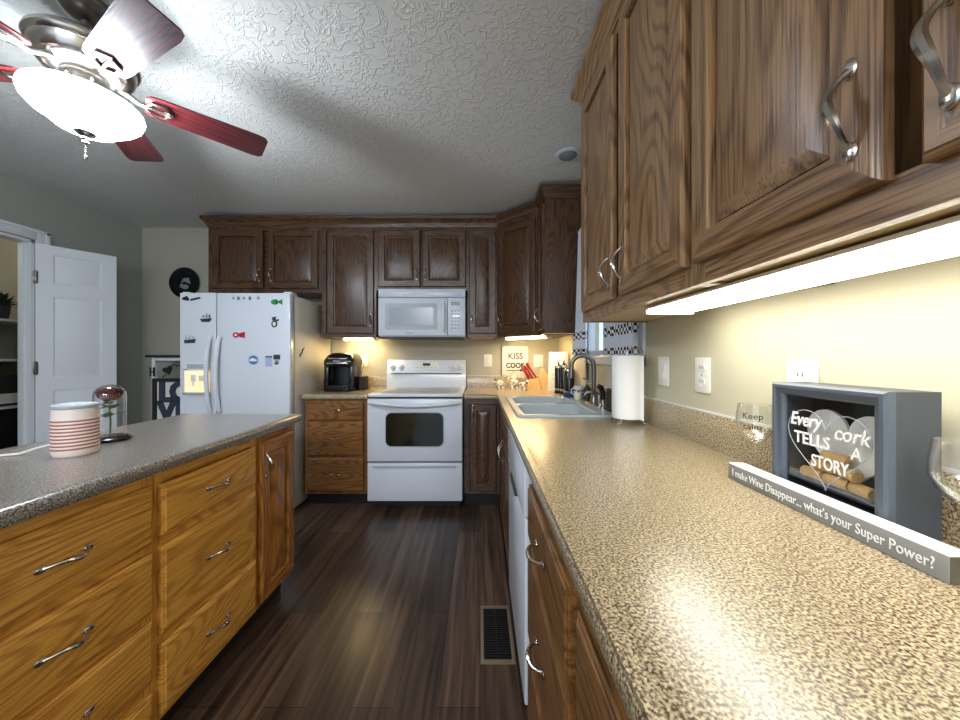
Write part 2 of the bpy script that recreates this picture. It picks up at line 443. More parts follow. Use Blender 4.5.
# ---------------------------------------------------------------- the room
CEIL = 2.49; XR = 0.775; XL = -3.33; YB = 3.41; YF = -3.2
struct(MB().box(XL - 1.0, XR + .12, YF, YB + .1, -0.06, 0).build('floor', MF))
struct(MB().box(XL - .1, XR + .12, YF, YB + .1, CEIL, CEIL + .06).build('ceiling', MC))
struct(MB().box(XL - .1, XR + .12, YB, YB + .1, 0, CEIL).build('wall_back', M_wall))
WY0, WY1, WZ0, WZ1 = 1.675, 2.60, 1.225, 2.10      # window opening in the right wall
b = MB()
b.box(XR, XR + .12, YF, WY0, 0, CEIL).box(XR, XR + .12, WY1, YB, 0, CEIL).box(XR, XR + .12, WY0, WY1, 0, WZ0).box(XR, XR + .12, WY0, WY1, WZ1, CEIL)
struct(b.build('wall_right', M_wallR))
DY0, DY1, DZ = 2.13, 2.585, 2.085                  # pantry doorway in the left wall
b = MB()
b.box(XL - .1, XL, YF, DY0, 0, CEIL).box(XL - .1, XL, DY1, YB, 0, CEIL).box(XL - .1, XL, DY0, DY1, DZ, CEIL)
struct(b.build('wall_left', M_wallL))
# pantry beyond the doorway
b = MB().box(XL - 1.0, XL - .9, 1.6, YB, 0, CEIL).box(XL - .9, XL - .1, 3.0, 3.1, 0, CEIL).box(XL - .9, XL - .1, 1.6, 1.7, 0, CEIL).box(XL - 1.0, XL - .1, 1.6, 3.1, CEIL, CEIL + .05)
struct(b.build('wall_pantry', M_wall))
# door casing
cs = MB()
def cas(b, y0, y1, z0, z1): b.box(XL, XL + .018, y0, y1, z0, z1, bev=.004)
cas(cs, DY1 + .005, DY1 + .075, 0, DZ + .075); cas(cs, DY0 - .075, DY0 - .005, 0, DZ + .075); cas(cs, DY0 - .005, DY1 + .005, DZ + .005, DZ + .075)
cs.box(XL + .018, XL + .026, DY1 + .055, DY1 + .075, 0, DZ + .075).box(XL + .018, XL + .026, DY0 - .075, DY1 + .075, DZ + .06, DZ + .08)
cs.box(XL - .1, XL, DY1 - .018, DY1, 0, DZ).box(XL - .1, XL, DY0, DY0 + .018, 0, DZ).box(XL - .1, XL, DY0, DY1, DZ - .018, DZ)
cs.box(XL - .06, XL - .045, DY1 - .03, DY1 - .018, 0, DZ - .018)
struct(cs.build('trim_1', M_door))
struct(MB().box(XL, XL + .014, DY1 + .08, YB, 0, .09, bev=.004).build('baseboard_left', M_door))
struct(MB().box(XL + .014, -2.35, YB - .014, YB, 0, .09, bev=.004).build('baseboard_back', M_door))

def raised_panel(b, x0, x1, z0, z1, y, prof, m=0):
    """rect loops on a -y facing plane; prof: (inset, forward)"""
    L = [[(x0 + i, y - f, z0 + i), (x1 - i, y - f, z0 + i), (x1 - i, y - f, z1 - i), (x0 + i, y - f, z1 - i)] for i, f in prof]
    return L
# pantry door slab, swung open
ang = math.atan2(0.357, 0.225)
root = tag(empty('door_1', (XL + .012, DY1 - .002, 0.012), None, None, ang), kind='structure')
DWd = 0.425; DHt = 2.055
b = MB()
zz = [0, .13, .92, 1.04, 1.64, 1.75, 1.95, DHt]
x0, x1 = 0.0, DWd; ix0, ix1 = .085, DWd - .085
b.box(x0, x1, .006, .034, 0, DHt)
for a, c in ((0, .13), (.95, 1.045), (1.665, 1.765), (1.985, DHt)): b.box(ix0, ix1, 0, .0065, a, c)
for a, c in ((0, ix0), (ix1, DWd)): b.box(a, c, 0, .0065, 0, DHt)
for a, c in ((.13, .95), (1.045, 1.665), (1.765, 1.985)):
    b.loops([[(ix0 + i, .0065 - f, a + i), (ix1 - i, .0065 - f, a + i), (ix1 - i, .0065 - f, c - i), (ix0 + i, .0065 - f, c - i)] for i, f in ((0, .0065), (.006, .001), (.014, .001), (.03, .006))])
b.build('door_slab', M_door, root)
k = MB().tube([(DWd - .05, 0, .93), (DWd - .05, -.04, .93)], .012).ball((DWd - .05, -.055, .93), .028)
k.build('door_knob', M_nick, root)
for z in (1.80, 1.12, .25):
    MB().box(-.012, .012, -.004, .001, z - .045, z + .045, bev=.001).tube([(0, -.006, z - .05), (0, -.006, z + .05)], .007).build('hinge', M_nickd, root)

# window in the right wall
wr = tag(empty('window_1', (XR, (WY0 + WY1) / 2, WZ0), None, None), kind='structure')
hw = (WY1 - WY0) / 2; hh = WZ1 - WZ0
b = MB()
for y0, y1, z0, z1 in ((-hw, -hw + .035, 0, hh), (hw - .035, hw, 0, hh), (-hw, hw, 0, .035), (-hw, hw, hh - .035, hh), (-hw, hw, hh / 2 - .02, hh / 2 + .02)):
    b.box(.03, .08, y0, y1, z0, z1)
b.build('window_frame', M_white, wr)
MB().box(.052, .056, -hw + .02, hw - .02, .02, hh - .02).build('window_pane', M_pane, wr)
b = MB()
b.box(-.016, 0, -hw - .062, -hw, -.055, hh + .06, bev=.003).box(-.016, 0, hw, hw + .062, -.055, hh + .06, bev=.003).box(-.018, 0, -hw - .062, hw + .062, hh, hh + .06, bev=.003).box(-.016, 0, -hw - .062, hw + .062, -.055, 0, bev=.003)
b.build('window_casing', M_white, wr)
MB().box(-.035, .03, -hw, hw, -.02, .0, bev=.004).build('window_sill', M_white, wr)

# ---------------------------------------------------------------- cabinet parts
def handle(parent, x, y, z, vertical=True, L=.105, s=1.0, mat=None, name='handle'):
    """arched pull with leaf-shaped feet, stands off toward -y"""
    b = MB(); n = 14; pts = []; rs = []
    for i in range(n + 1):
        t = i / n; u = (t - .5) * L * s
        off = .004 + .026 * math.sin(PI * t) ** .75
        sway = .004 * math.sin(2 * PI * t)
        pts.append((sway, -off, u) if vertical else (u, -off, sway))
        rs.append((.0038 + .0028 * math.sin(PI * t) ** 3) * s + (.0016 if i in (0, n) else 0))
    b.tube(pts, rs, 8)
    for e in (-1, 1):
        u = e * (L * s / 2 + .004)
        c = (0, -.003, u) if vertical else (u, -.003, 0)
        b.ball(c, .0085, 0, 10, 1 if vertical else 1.5, .45, 1.5 if vertical else 1)
    return b.build(name, mat or M_nick, parent, (x, y, z))

DP = [(0, 0), (0, .013), (.007, .020), (.054, .020), (.0565, .017), (.0575, .004), (.0635, .003), (.065, .007), (.094, .0175)]
def door(parent, x0, x1, z0, z1, W, hx=None, hz=None, name='door', thick=.019):
    """raised-panel door front whose back lies on y=0; hx: 'l'/'r' handle side, hz: handle centre above door base"""
    w_, h_ = x1 - x0, z1 - z0
    k = min(1.0, (w_ / 2 - .012) / .088)
    L = [[(i * k, -f, i * k), (w_ - i * k, -f, i * k), (w_ - i * k, -f, h_ - i * k), (i * k, -f, h_ - i * k)] for i, f in DP]
    def mt(q, i): return 1 if (q in (0, 1, 2, 3) and i in (0, 2)) else 0
    b = MB().loops(L, mats=mt, cap0=True)
    o = b.build(name, [W['z'], W['x']], parent, (x0, 0, z0), ang=20)
    if hx:
        handle(o, .028 if hx == 'l' else w_ - .028, -.019, hz, L=.094)
    return o
def drawer(parent, x0, x1, z0, z1, W, name='drawer', hs=1.0):
    w_, h_ = x1 - x0, z1 - z0
    P = [(0, 0), (0, .012), (.004, .015), (.008, .016), (.011, .019), (.02, .0195)]
    L = [[(i, -f, i), (w_ - i, -f, i), (w_ - i, -f, h_ - i), (i, -f, h_ - i)] for i, f in P]
    o = MB().loops(L, cap0=True).build(name, [W['x']], parent, (x0, 0, z0), ang=20)
    handle(o, w_ / 2, -.019, h_ / 2, vertical=False, L=.085, s=hs)
    return o
def frame_body(parent, w_, depth, z0, z1, W, openings, under=None):
    """carcass plus a face frame standing proud of it; front plane is y=0"""
    b = MB()
    b.box(0, w_, .019, depth, z0 + (.012 if under else 0), z1)
    o = b.build('carcass', [W['z']], parent)
    if under:
        MB().box(.016, w_ - .016, .02, depth - .002, z0 + .006, z0 + .012).build('underside', under, parent)
    f = MB(); st = .035
    f.box(0, st, 0, .019, z0, z1).box(w_ - st, w_, 0, .019, z0, z1)
    for za, zb in openings: f.box(st, w_ - st, 0, .019, za, zb, 1)
    f.build('face_frame', [W['z'], W['x']], parent)
    if under:
        s_ = MB().box(0, .015, .019, depth, z0 + .0005, z0 + .012)
        s_.build('side_lip', [W['y']], parent)
        MB().box(w_ - .015, w_, .019, depth, z0 + .0005, z0 + .012).build('side_lip', [W['y']], parent)
def base_unit(loc, rz, w_, label, cat, W, depth=.57, fronts=(), group=None, toe=.06):
    r = empty('base_cabinet', loc, label, cat, rz, group)
    rails = [(.105, .135), (.835, .873)] + [(a[3] + .001, a[3] + .03) for a in fronts if a[3] < .8]
    frame_body(r, w_, depth, .105, .873, W, rails)
    MB().box(0.001, w_ - .001, toe, depth, 0, .105).build('toe_kick', M_toe, r)
    for k, x0, z0, z1, x1, h in fronts_norm(fronts):
        if k == 'drawer': drawer(r, x0, x1, z0, z1, W, hs=h or 1.0)
        elif k == 'panel': drawer(r, x0, x1, z0, z1, W)
        else: door(r, x0, x1, z0, z1, W, h[0] if h else None, h[1] if h else None)
    return r
def fronts_norm(fs):
    for f in fs:
        k, x0, z0, z1, x1 = f[:5]; yield k, x0, z0, z1, x1, (f[5] if len(f) > 5 else None)

D3 = [(.672, .828), (.375, .638), (.13, .342)]
D4 = [(.664, .836), (.462, .637), (.258, .437), (.13, .222)]
# island: faces +x, local x runs away from the camera
XI = -.98
base_unit((XI, .56, 0), PI / 2, .475, 'golden-lit oak island cabinet nearest the camera with four long drawers', 'cabinet', W_IS,
          fronts=[('drawer', .02, a, c, .462) for a, c in D4])
base_unit((XI, 1.035, 0), PI / 2, .475, 'golden-lit oak island cabinet in the middle with three deep drawers', 'cabinet', W_IS,
          fronts=[('drawer', .015, a, c, .457) for a, c in D3])
base_unit((XI, 1.51, 0), PI / 2, .295, 'narrow oak island cabinet with one raised-panel door at the far end', 'cabinet', W_IE,
          fronts=[('door', .015, .13, .835, .283, ('l', .60))])
base_unit((XI, .085, 0), PI / 2, .475, 'golden-lit oak island cabinet below the near end of the island top', 'cabinet', W_IS, fronts=[('drawer', .015, a, c, .457) for a, c in D3])
# left of the range
base_unit((-1.42, 2.81, 0), 0, .517, 'oak base cabinet with three drawers left of the white range', 'cabinet', W_BL, depth=.595,
          fronts=[('drawer', .025, .868 - .165, .862, .475, .62), ('drawer', .025, .418, .69, .475, .62), ('drawer', .025, .128, .395, .475, .62)])
# right of the range
base_unit((-.128, 2.81, 0), 0, .285, 'dark oak base cabinet with one door right of the white range', 'cabinet', W_BK, depth=.595,
          fronts=[('door', .045, .13, .835, .262, ('l', .64))])
# right-hand run, faces -x; local x runs toward the camera
XF = .163
base_unit((XF, 2.805, 0), -PI / 2, .235, 'plain dark oak filler cabinet in the inner corner of the counter', 'cabinet', W_BK, depth=.6)
r = base_unit((XF, 2.57, 0), -PI / 2, .865, 'dark oak sink cabinet with a pair of doors beside the dishwasher', 'cabinet', W_BK, depth=.6, fronts=[('door', .02, .13, .70, .425, ('r', .50)), ('door', .44, .13, .70, .845, ('l', .50))])
for o in kids(r):
    if o.name.startswith('carcass'):
        bpy.data.objects.remove(o)
MB().box(0, .018, .019, .6, .105, .873).box(.847, .865, .019, .6, .105, .873).box(.018, .847, .019, .6, .105, .123).box(.018, .847, .58, .6, .123, .873).build('carcass', W_BK['z'], r)
o = drawer(r, .02, .845, .725, .84, W_BK, name='false_drawer_front')
for c in kids(o): bpy.data.objects.remove(c)
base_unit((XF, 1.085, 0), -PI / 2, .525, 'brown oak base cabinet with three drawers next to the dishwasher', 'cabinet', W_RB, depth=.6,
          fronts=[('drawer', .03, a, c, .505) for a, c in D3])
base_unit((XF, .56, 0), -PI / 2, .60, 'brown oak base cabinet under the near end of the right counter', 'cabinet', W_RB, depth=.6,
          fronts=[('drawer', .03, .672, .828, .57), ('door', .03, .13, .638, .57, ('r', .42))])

# dishwasher
r = empty('dishwasher', (XF, 1.70, 0), 'white built-in dishwasher under the right counter between the oak cabinets', 'dishwasher', -PI / 2)
MB().box(.003, .605, .02, .58, .10, .868).build('tub', M_lgrey, r)
MB().box(.003, .605, -.022, .018, .11, .70, bev=.006).build('door', M_appl, r)
MB().box(.003, .605, -.026, .018, .705, .868, bev=.008).build('control_panel', M_appl, r)
MB().box(.20, .40, -.034, -.02, .69, .715, bev=.005).build('handle', M_dgrey, r)
MB().box(.01, .60, .04, .5, .0, .10).build('kick_plate', M_blackm, r)

# ---------------------------------------------------------------- counters
CT = .915
EDGE = [(-.03, CT), (-.006, CT), (.004, CT - .003), (.011, CT - .010), (.013, CT - .018), (.013, CT - .032), (.010, CT - .038), (.003, CT - .041), (-.03, CT - .041)]
SX0, SX1, SY0, SY1 = .215, .70, 1.745, 2.57       # cut-out for the sink
root = empty('countertop', (0, 0, 0), 'speckled beige laminate countertop running along the right wall with the sink', 'countertop')
b = MB()
fx, fy = .15, 2.793   # base line of the edge
x1 = XR - .001
b.box(fx - .03 + .02, x1, -.6, SY0, CT - .04, CT).box(fx + .01 - .02, SX0, SY0, SY1, CT - .04, CT).box(SX1, x1, SY0, SY1, CT - .04, CT)
b.box(fx - .01, x1, SY1, YB - .001, CT - .04, CT).box(-.128, fx - .01, fy + .01, YB - .001, CT - .04, CT)
EDG2 = [(o - .0, z + (.0002 if z == CT else 0)) for o, z in EDGE]
b.sweep([(-.128, fy), (fx, fy), (fx, -.6)], EDG2)
b.build('counter_slab', C_R, root)
SPL = [(0, CT + .0002), (.019, CT + .0002), (.019, CT + .104), (.015, CT + .112), (0, CT + .112)]
b = MB(); b.sweep([(-.128, YB - .0005), (XR - .0005, YB - .0005), (XR - .0005, -.6)], SPL); b.build('backsplash', C_R, root)
MB().sweep([(-.128, YB - .0005), (XR - .0005, YB - .0005), (XR - .0005, -.6)], [(0, CT + .1122), (.006, CT + .1122), (.006, CT + .117), (0, CT + .117)]).build('caulk_line', M_white, root)
root = empty('countertop', (0, 0, 0), 'short speckled laminate countertop left of the range under the coffee maker', 'countertop')
b = MB().box(-1.435, -.905, fy + .0, YB - .001, CT - .04, CT); b.sweep([(-1.435, fy), (-.905, fy)], EDG2); b.build('counter_slab', C_R, root)
MB().sweep([(-1.435, YB - .0005), (-.905, YB - .0005)], SPL).build('backsplash', C_R, root)
b = MB().box(-1.555, -.96, .07, 1.825, CT - .04, CT)
b.sweep([(-1.555, 1.82), (-1.555, .06), (-.95, .06), (-.95, 1.82), (-1.555, 1.82)][::-1][::-1], EDG2)
o = b.build('countertop', C_I); tag(o, 'speckled laminate island top, toned by grey reflections, over the golden-lit oak drawers', 'countertop')

# ---------------------------------------------------------------- wall cabinets
ZB, ZT, DT = 1.39, 2.375, 2.345
ZN = 1.374
UYF = 3.09
def wall_unit(loc, rz, w_, label, W, doors, z0=ZB, depth=.318, under=None, group=None, db=.033, hz=.12, rail=.035):
    r = empty('wall_cabinet', (loc[0], loc[1], z0), label, 'cabinet', rz, group)
    H = ZT - z0
    frame_body(r, w_, depth, 0, H, W, [(0, rail), (H - .035, H)], under)
    for d in doors:
        door(r, d[0], d[1], db, DT - z0, W, d[2], hz)
    return r
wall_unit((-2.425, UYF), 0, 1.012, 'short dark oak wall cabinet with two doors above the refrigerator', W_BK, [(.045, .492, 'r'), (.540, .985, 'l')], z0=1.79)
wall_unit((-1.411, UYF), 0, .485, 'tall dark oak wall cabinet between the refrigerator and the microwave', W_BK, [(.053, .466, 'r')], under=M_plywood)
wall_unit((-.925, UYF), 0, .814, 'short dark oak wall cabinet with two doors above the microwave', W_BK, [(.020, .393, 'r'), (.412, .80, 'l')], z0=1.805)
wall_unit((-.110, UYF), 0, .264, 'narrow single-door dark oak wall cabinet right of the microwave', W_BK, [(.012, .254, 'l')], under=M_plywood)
# diagonal corner
XU = .478
r = empty('wall_cabinet', (.155, 3.09, ZB), 'diagonal dark oak corner wall cabinet above the knife block', 'cabinet', -PI / 4)
H = ZT - ZB
dl = math.hypot(XU - .155, 3.09 - 2.78)
inv = Matrix.Rotation(PI / 4, 4, 'Z') @ Matrix.Translation((-.155, -3.09, -ZB))
b = MB().prism([(.157, 3.088 + .02), (.157, YB - .002), (XR - .002, YB - .002), (XR - .002, 2.782), (XU + .02, 2.782)], ZB + .01, ZT, 'z'); b.xf(inv)
b.build('carcass', W_BK['z'], r)
f = MB(); f.box(0, .04, 0, .019, 0, H).box(dl - .04, dl, 0, .019, 0, H).box(.04, dl - .04, 0, .019, 0, .035, 1).box(.04, dl - .04, 0, .019, H - .035, H, 1)
f.build('face_frame', [W_BK['z'], W_BK['x']], r)
door(r, .028, dl - .03, .033, DT - ZB, W_BK, 'l', .12)
# side unit facing -x
wall_unit((XU, 2.779), -PI / 2, .243, 'narrow dark oak wall cabinet with a plain side panel beside the window', W_BK, [(.022, .222, 'l')], depth=.295, under=M_plywood)
# near right run
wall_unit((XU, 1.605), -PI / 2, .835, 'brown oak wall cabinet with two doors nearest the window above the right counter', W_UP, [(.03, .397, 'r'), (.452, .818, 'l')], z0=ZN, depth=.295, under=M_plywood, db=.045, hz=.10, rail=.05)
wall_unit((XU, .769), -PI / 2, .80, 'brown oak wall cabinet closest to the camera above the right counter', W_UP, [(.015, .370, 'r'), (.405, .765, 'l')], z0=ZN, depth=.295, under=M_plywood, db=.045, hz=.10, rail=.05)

CR = [(0, ZT), (.006, ZT), (.008, ZT + .012), (.014, ZT + .016), (.018, ZT + .032), (.034, ZT + .052), (.040, ZT + .06), (.044, ZT + .064), (.046, ZT + .088), (0, ZT + .088)]
b = MB().sweep([(-2.425, YB - .002), (-2.425, UYF), (.155, UYF), (XU, 2.78), (XU, 2.535), (XR - .002, 2.535)], CR)
tag(b.build('crown_moulding', W_BK['x']), 'dark oak crown moulding along the top of the back wall cabinets', 'moulding')
b = MB().sweep([(XR - .002, 1.605), (XU, 1.605), (XU, -.04)], CR)
tag(b.build('crown_moulding', W_UP['y']), 'brown oak crown moulding along the top of the near right wall cabinets', 'moulding')

# under-cabinet lights
def under_light(name, loc, rz, L, wd, label, mat, th=.026):
    r = empty(name, loc, label, 'light', rz)
    MB().box(-L / 2, L / 2, -wd / 2, wd / 2, -.007, 0, bev=.001).box(-L / 2, -L / 2 + .012, -wd / 2, wd / 2, -th, -.005, bev=.002).box(L / 2 - .012, L / 2, -wd / 2, wd / 2, -th, -.005, bev=.002).build('housing', M_plate, r)
    n = 8; pr = [(-wd / 2 + .004, -.007)]
    for i in range(n + 1):
        t = PI * i / n
        pr.append((-(wd / 2 - .005) * math.cos(t), -.007 - (th - .008) * math.sin(t) ** .6))
    pr.append((wd / 2 - .004, -.007))
    MB().prism(pr, -L / 2 + .0125, L / 2 - .0125, 'x').build('diffuser', mat, r)
under_light('under_cabinet_light', (.612, .61, ZN), PI / 2, 1.03, .155, 'long lit under-cabinet light above the right counter', M_tube, .022)
under_light('under_cabinet_light', (-1.13, 3.26, ZB + .005), 0, .30, .09, 'short lit under-cabinet light above the coffee maker', M_tube2)
under_light('under_cabinet_light', (.42, 3.06, ZB + .009), -PI / 4, .46, .09, 'lit under-cabinet light below the diagonal corner cabinet', M_tube2)

# ---------------------------------------------------------------- refrigerator
FX0, FX1, FY, FH = -2.305, -1.462, 2.66, 1.708
r = empty('refrigerator', (FX0, FY, 0), 'white side-by-side refrigerator with an ice dispenser and magnets', 'refrigerator')
W_ = FX1 - FX0
MB().box(0, W_, .075, .73, .02, FH - .01, bev=.004).build('body', M_side, r)
MB().box(.02, W_ - .02, .03, .075, .02, .10).build('kick_grille', M_lgrey, r)
sp = .278
dl_ = MB()
# freezer door with a recess for the dispenser
rx0, rx1, rz0, rz1 = .035, .235, .945, 1.11
dl_.box(0, sp - .003, .03, .068, .11, FH).box(0, sp - .003, 0, .03, rz1, FH).box(0, sp - .003, 0, .03, .11, rz0).box(0, rx0, 0, .03, rz0, rz1).box(rx1, sp - .003, 0, .03, rz0, rz1)
fd = dl_.build('freezer_door', M_appl, r)
disp = MB().box(.018, .252, -.004, 0, .925, 1.17, bev=.0015).build('dispenser_panel', M_white, fd)
MB().box(.055, .21, -.0055, -.004, 1.125, 1.16).build('dispenser_display', M_lgrey, fd)
MB().box(rx0 + .002, rx1 - .002, -.0045, .028, rz0, rz1).build('dispenser_recess', M_ice, fd)
MB().box(.09, .13, -.012, -.0045, 1.03, 1.08, bev=.003).box(.15, .19, -.012, -.0045, 1.03, 1.075, bev=.003).tube([(.11, -.01, 1.03), (.11, -.014, .995)], .007).build('dispenser_lever', M_plate, fd)
MB().box(rx0, rx1, -.02, -.004, .93, .944, bev=.002).build('drip_tray', M_lgrey, fd)
MB().box(.026, .06, -.0052, -.004, 1.115, 1.122).build('dispenser_badge', M_grey, fd)
rd = MB().box(sp + .003, W_, 0, .068, .11, FH, bev=.008).build('refrigerator_door', M_appl, r)
def fhandle(par, x):
    pts = []; n = 16
    for i in range(n + 1):
        t = i / n; pts.append((x, -.012 - .045 * math.sin(PI * t) ** .6, .80 + .57 * t))
    MB().tube(pts, .014, 10, flat=1.2).build('handle', M_white, par)
fhandle(fd, sp - .035); fhandle(rd, sp + .035)
MB().box(0, .05, .02, .11, FH - .012, FH + .012, bev=.004).build('hinge_cover', M_white, r)
MB().box(W_ - .06, W_, .02, .11, FH - .012, FH + .012, bev=.004).build('hinge_cover', M_white, r)

# magnets on the doors: outlines on the front plane
def magnet(name, cx, cy, parts, label, cat='magnet', group=None, y=FY - .0002):
    """parts: list of (material, [(px,py) outline relative to the centre in photo pixels])"""
    s = 2.66 / F
    c = px(cx, cy, 2.66)
    mats = []; b = MB(); k = 0
    for m, pts in parts:
        if m not in mats: mats.append(m)
        b.prism([(p[0] * s, -p[1] * s) for p in pts], -.003 - .0004 * k, 0, 'y', mats.index(m)); k += 1
    o = b.build(name, mats, loc=(c[0], y, c[2])); return tag(o, label, cat, group)
def ell(cx, cy, rx, ry, n=12): return [(cx + rx * math.cos(2 * PI * i / n), cy + ry * math.sin(2 * PI * i / n)) for i in range(n)]
magnet('boat_magnet', 206, 318, [(M_dgrey, [(-6, 1), (6, 0), (4, 4), (-4, 4)]), (M_grey, [(-4, -.5), (-2, -3.5), (-1.5, -.5)]), (M_grey, [(-.5, -.5), (1, -5), (1.8, -.5)]), (M_dgrey, [(2.5, -.5), (4, -4), (4.5, -.5)])], 'dark sailing boat magnet high on the freezer door', group=None)
magnet('boat_magnet', 190, 339, [(M_dgrey, [(-6, 1), (6, 0), (5, 4), (-5, 4.5)]), (M_lgrey, [(-5, 0), (-3.5, -4), (-2, 0)]), (M_lgrey, [(-1.5, 0), (0, -5), (1, 0)]), (M_lgrey, [(2, 0), (3.5, -3.5), (5, 0)])], 'pale-sailed ship magnet at the left edge of the freezer door')
magnet('word_magnet', 190, 299, [(M_blackm, [(-8, -1), (-3, -3), (-1, -1), (-1, 2), (-7, 1)]), (M_dgrey, [(0, 0), (10, -2), (11, -.5), (1, 2)])], 'black scribble-shaped magnet in the top corner of the freezer door')
magnet('fish_magnet', 277, 302, [(M_green, ell(-2, 0, 4, 2.8)), (M_green, [(1, 0), (5.5, -3), (5.5, 3)]), (M_blackm, [(-1, -2.6), (0, -2.6), (0, 2.4), (-1, 2.4)]), (M_blackm, [(2.6, -1.3), (3.3, -1.7), (3.3, 1.7), (2.6, 1.3)])], 'green fish magnet near the top right of the refrigerator door')
magnet('fish_magnet', 239, 335, [(M_redm, ell(-3, 0, 3.2, 2.8)), (M_redm, [(-.5, -1.5), (6, -3.2), (6, 3.2), (-.5, 1.5)]), (M_plate, ell(-3, 0, 1.4, 1.2)), (M_blackm, [(2, -2.2), (2.8, -2.4), (2.8, 2.4), (2, 2.2)])], 'red and black fish magnet on the refrigerator door beside the handles')
magnet('penguin_magnet', 274.5, 322, [(M_dgrey, ell(0, 2, 3, 3.6)), (M_dgrey, ell(-.3, -3, 2, 2)), (M_plate, ell(0, 2, 1.5, 2.2)), (M_dgrey, [(1.5, -2), (4.5, -3), (4.5, -1.5), (1.5, 0)]), (M_dgrey, [(-2.5, -4.5), (2, -5.5), (2, -4.6), (-2.5, -3.8)])], 'small black and white bird-shaped magnet below the green fish')
magnet('round_magnet', 253.5, 360, [(M_blue, ell(0, 0, 4.8, 4.6, 18)), (M_plate, [(-4.5, 0), (-1, -2), (2, -1), (4.5, 0), (3, 1.3), (-3, 1.3)])], 'round blue magnet with a pale band on the refrigerator door')
magnet('photo_card', 269, 361.5, [(M_lblue, [(-3.5, -4), (3.2, -4), (3.2, 5), (-3.5, 5)]), (M_navy, [(-3.4, -5.4), (3.2, -5.4), (3.2, -4), (-3.4, -4)])], 'pale blue square card on the refrigerator door', 'card')
magnet('photo_card', 276.8, 359.5, [(M_dgrey, [(-3.2, -4.8), (3.4, -4.8), (3.4, 0), (-3.2, 0)]), (M_grey, ell(0, 2.5, 2, 2)), (M_blackm, [(-2, 3.5), (2, 3.5), (1.5, 5), (-2, 5)])], 'dark little picture magnet right of the pale blue card', 'card')
for i, cx in enumerate((233.5, 238.5, 244, 250, 258.3)):
    magnet('letter_magnet', cx, 298 + .3 * (i % 2), [(M_grey if i % 2 else M_lgrey, ell(0, 0, 1.6, 2, 6 + i)), (M_dgrey, ell(.3, .2, .6, .8, 6))], 'tiny grey letter magnet in the row along the top of the refrigerator door', group='letter magnets along the refrigerator top')
# magnet on the fridge side
b = MB().tube([(0, 0, 0), (0, .02, .03), (0, .035, .035), (0, .045, .06), (0, .07, .075)], [.003, .005, .004, .005, .003], 6)
tag(b.build('lizard_magnet', M_blackm, loc=(FX1 + .0045, 2.80, 1.215)), 'thin black squiggle magnet on the almond side of the refrigerator', 'magnet')

# ---------------------------------------------------------------- range
RX0, RX1, RY = -.892, -.136, 2.755
r = empty('range', (RX0, RY, 0), 'white freestanding electric range with a dark oven window', 'range'); W_ = RX1 - RX0
MB().box(.002, W_ - .002, .03, .64, .07, .90).build('body', M_appl, r)
MB().box(.004, W_ - .004, .0245, .0298, .078, .893).build('dark_gap_sheet', M_blackm, r)  # black sheet added behind the fronts to darken the gaps
MB().box(.03, W_ - .03, .08, .6, 0, .07).build('base', M_blackm, r)
b = MB()
b.box(0, W_, -.005, .60, .896, .922, bev=.006)
ct = b.build('cooktop', M_appl, r)
MB().box(.045, W_ - .045, .04, .56, .9215, .9235).build('glass_surface', M_lgrey, ct)
for cx, cy, rr in ((.2, .17, .10), (.56, .17, .08), (.2, .43, .075), (.56, .43, .10)):
    MB().lathe([(rr - .004, .9236), (rr - .004, .9241), (rr, .9241), (rr, .9236), (rr - .004, .9236)], (cx, cy, 0), 40).build('burner_ring', M_grey, ct)
# oven door
dr = MB().box(.004, W_ - .004, -.035, .024, .392, .884, bev=.008).build('oven_door', M_appl, r)
def rrect(cx, cz, wx, wz, rad, bulge=0, n=6):
    pts = []
    for qx, qz, a0 in ((1, 1, 0), (-1, 1, 90), (-1, -1, 180), (1, -1, 270)):
        for i in range(n + 1):
            a = math.radians(a0 + 90 * i / n)
            x = cx + qx * (wx / 2 - rad) + rad * math.cos(a); z = cz + qz * (wz / 2 - rad) + rad * math.sin(a)
            z += bulge * qz * (1 - ((x - cx) / (wx / 2)) ** 2)
            pts.append((x, z))
    return pts
MB().prism(rrect(W_ / 2, .645, .465, .268, .045, .012), -.039, -.03, 'y').build('window_trim', M_lgrey, dr)
MB().prism(rrect(W_ / 2, .645, .45, .253, .04, .012), -.042, -.03, 'y').build('oven_window', M_glassblk, dr)
n = 20; pts = [(.02 + (W_ - .04) * i / n, -.035 - .045 * math.sin(PI * i / n) ** .35, (.858) - .022 * math.sin(PI * i / n)) for i in range(n + 1)]
MB().tube(pts, .0155, 12).build('oven_handle', M_appl, dr)
dw = MB().box(.004, W_ - .004, -.03, .024, .078, .378, bev=.007).build('storage_drawer', M_appl, r)
MB().prism([(.04, .352), (.06, .358), (W_ - .06, .358), (W_ - .04, .352), (W_ - .06, .341), (.06, .341)], -.036, -.029, 'y').build('drawer_grip', M_lgrey, dw)
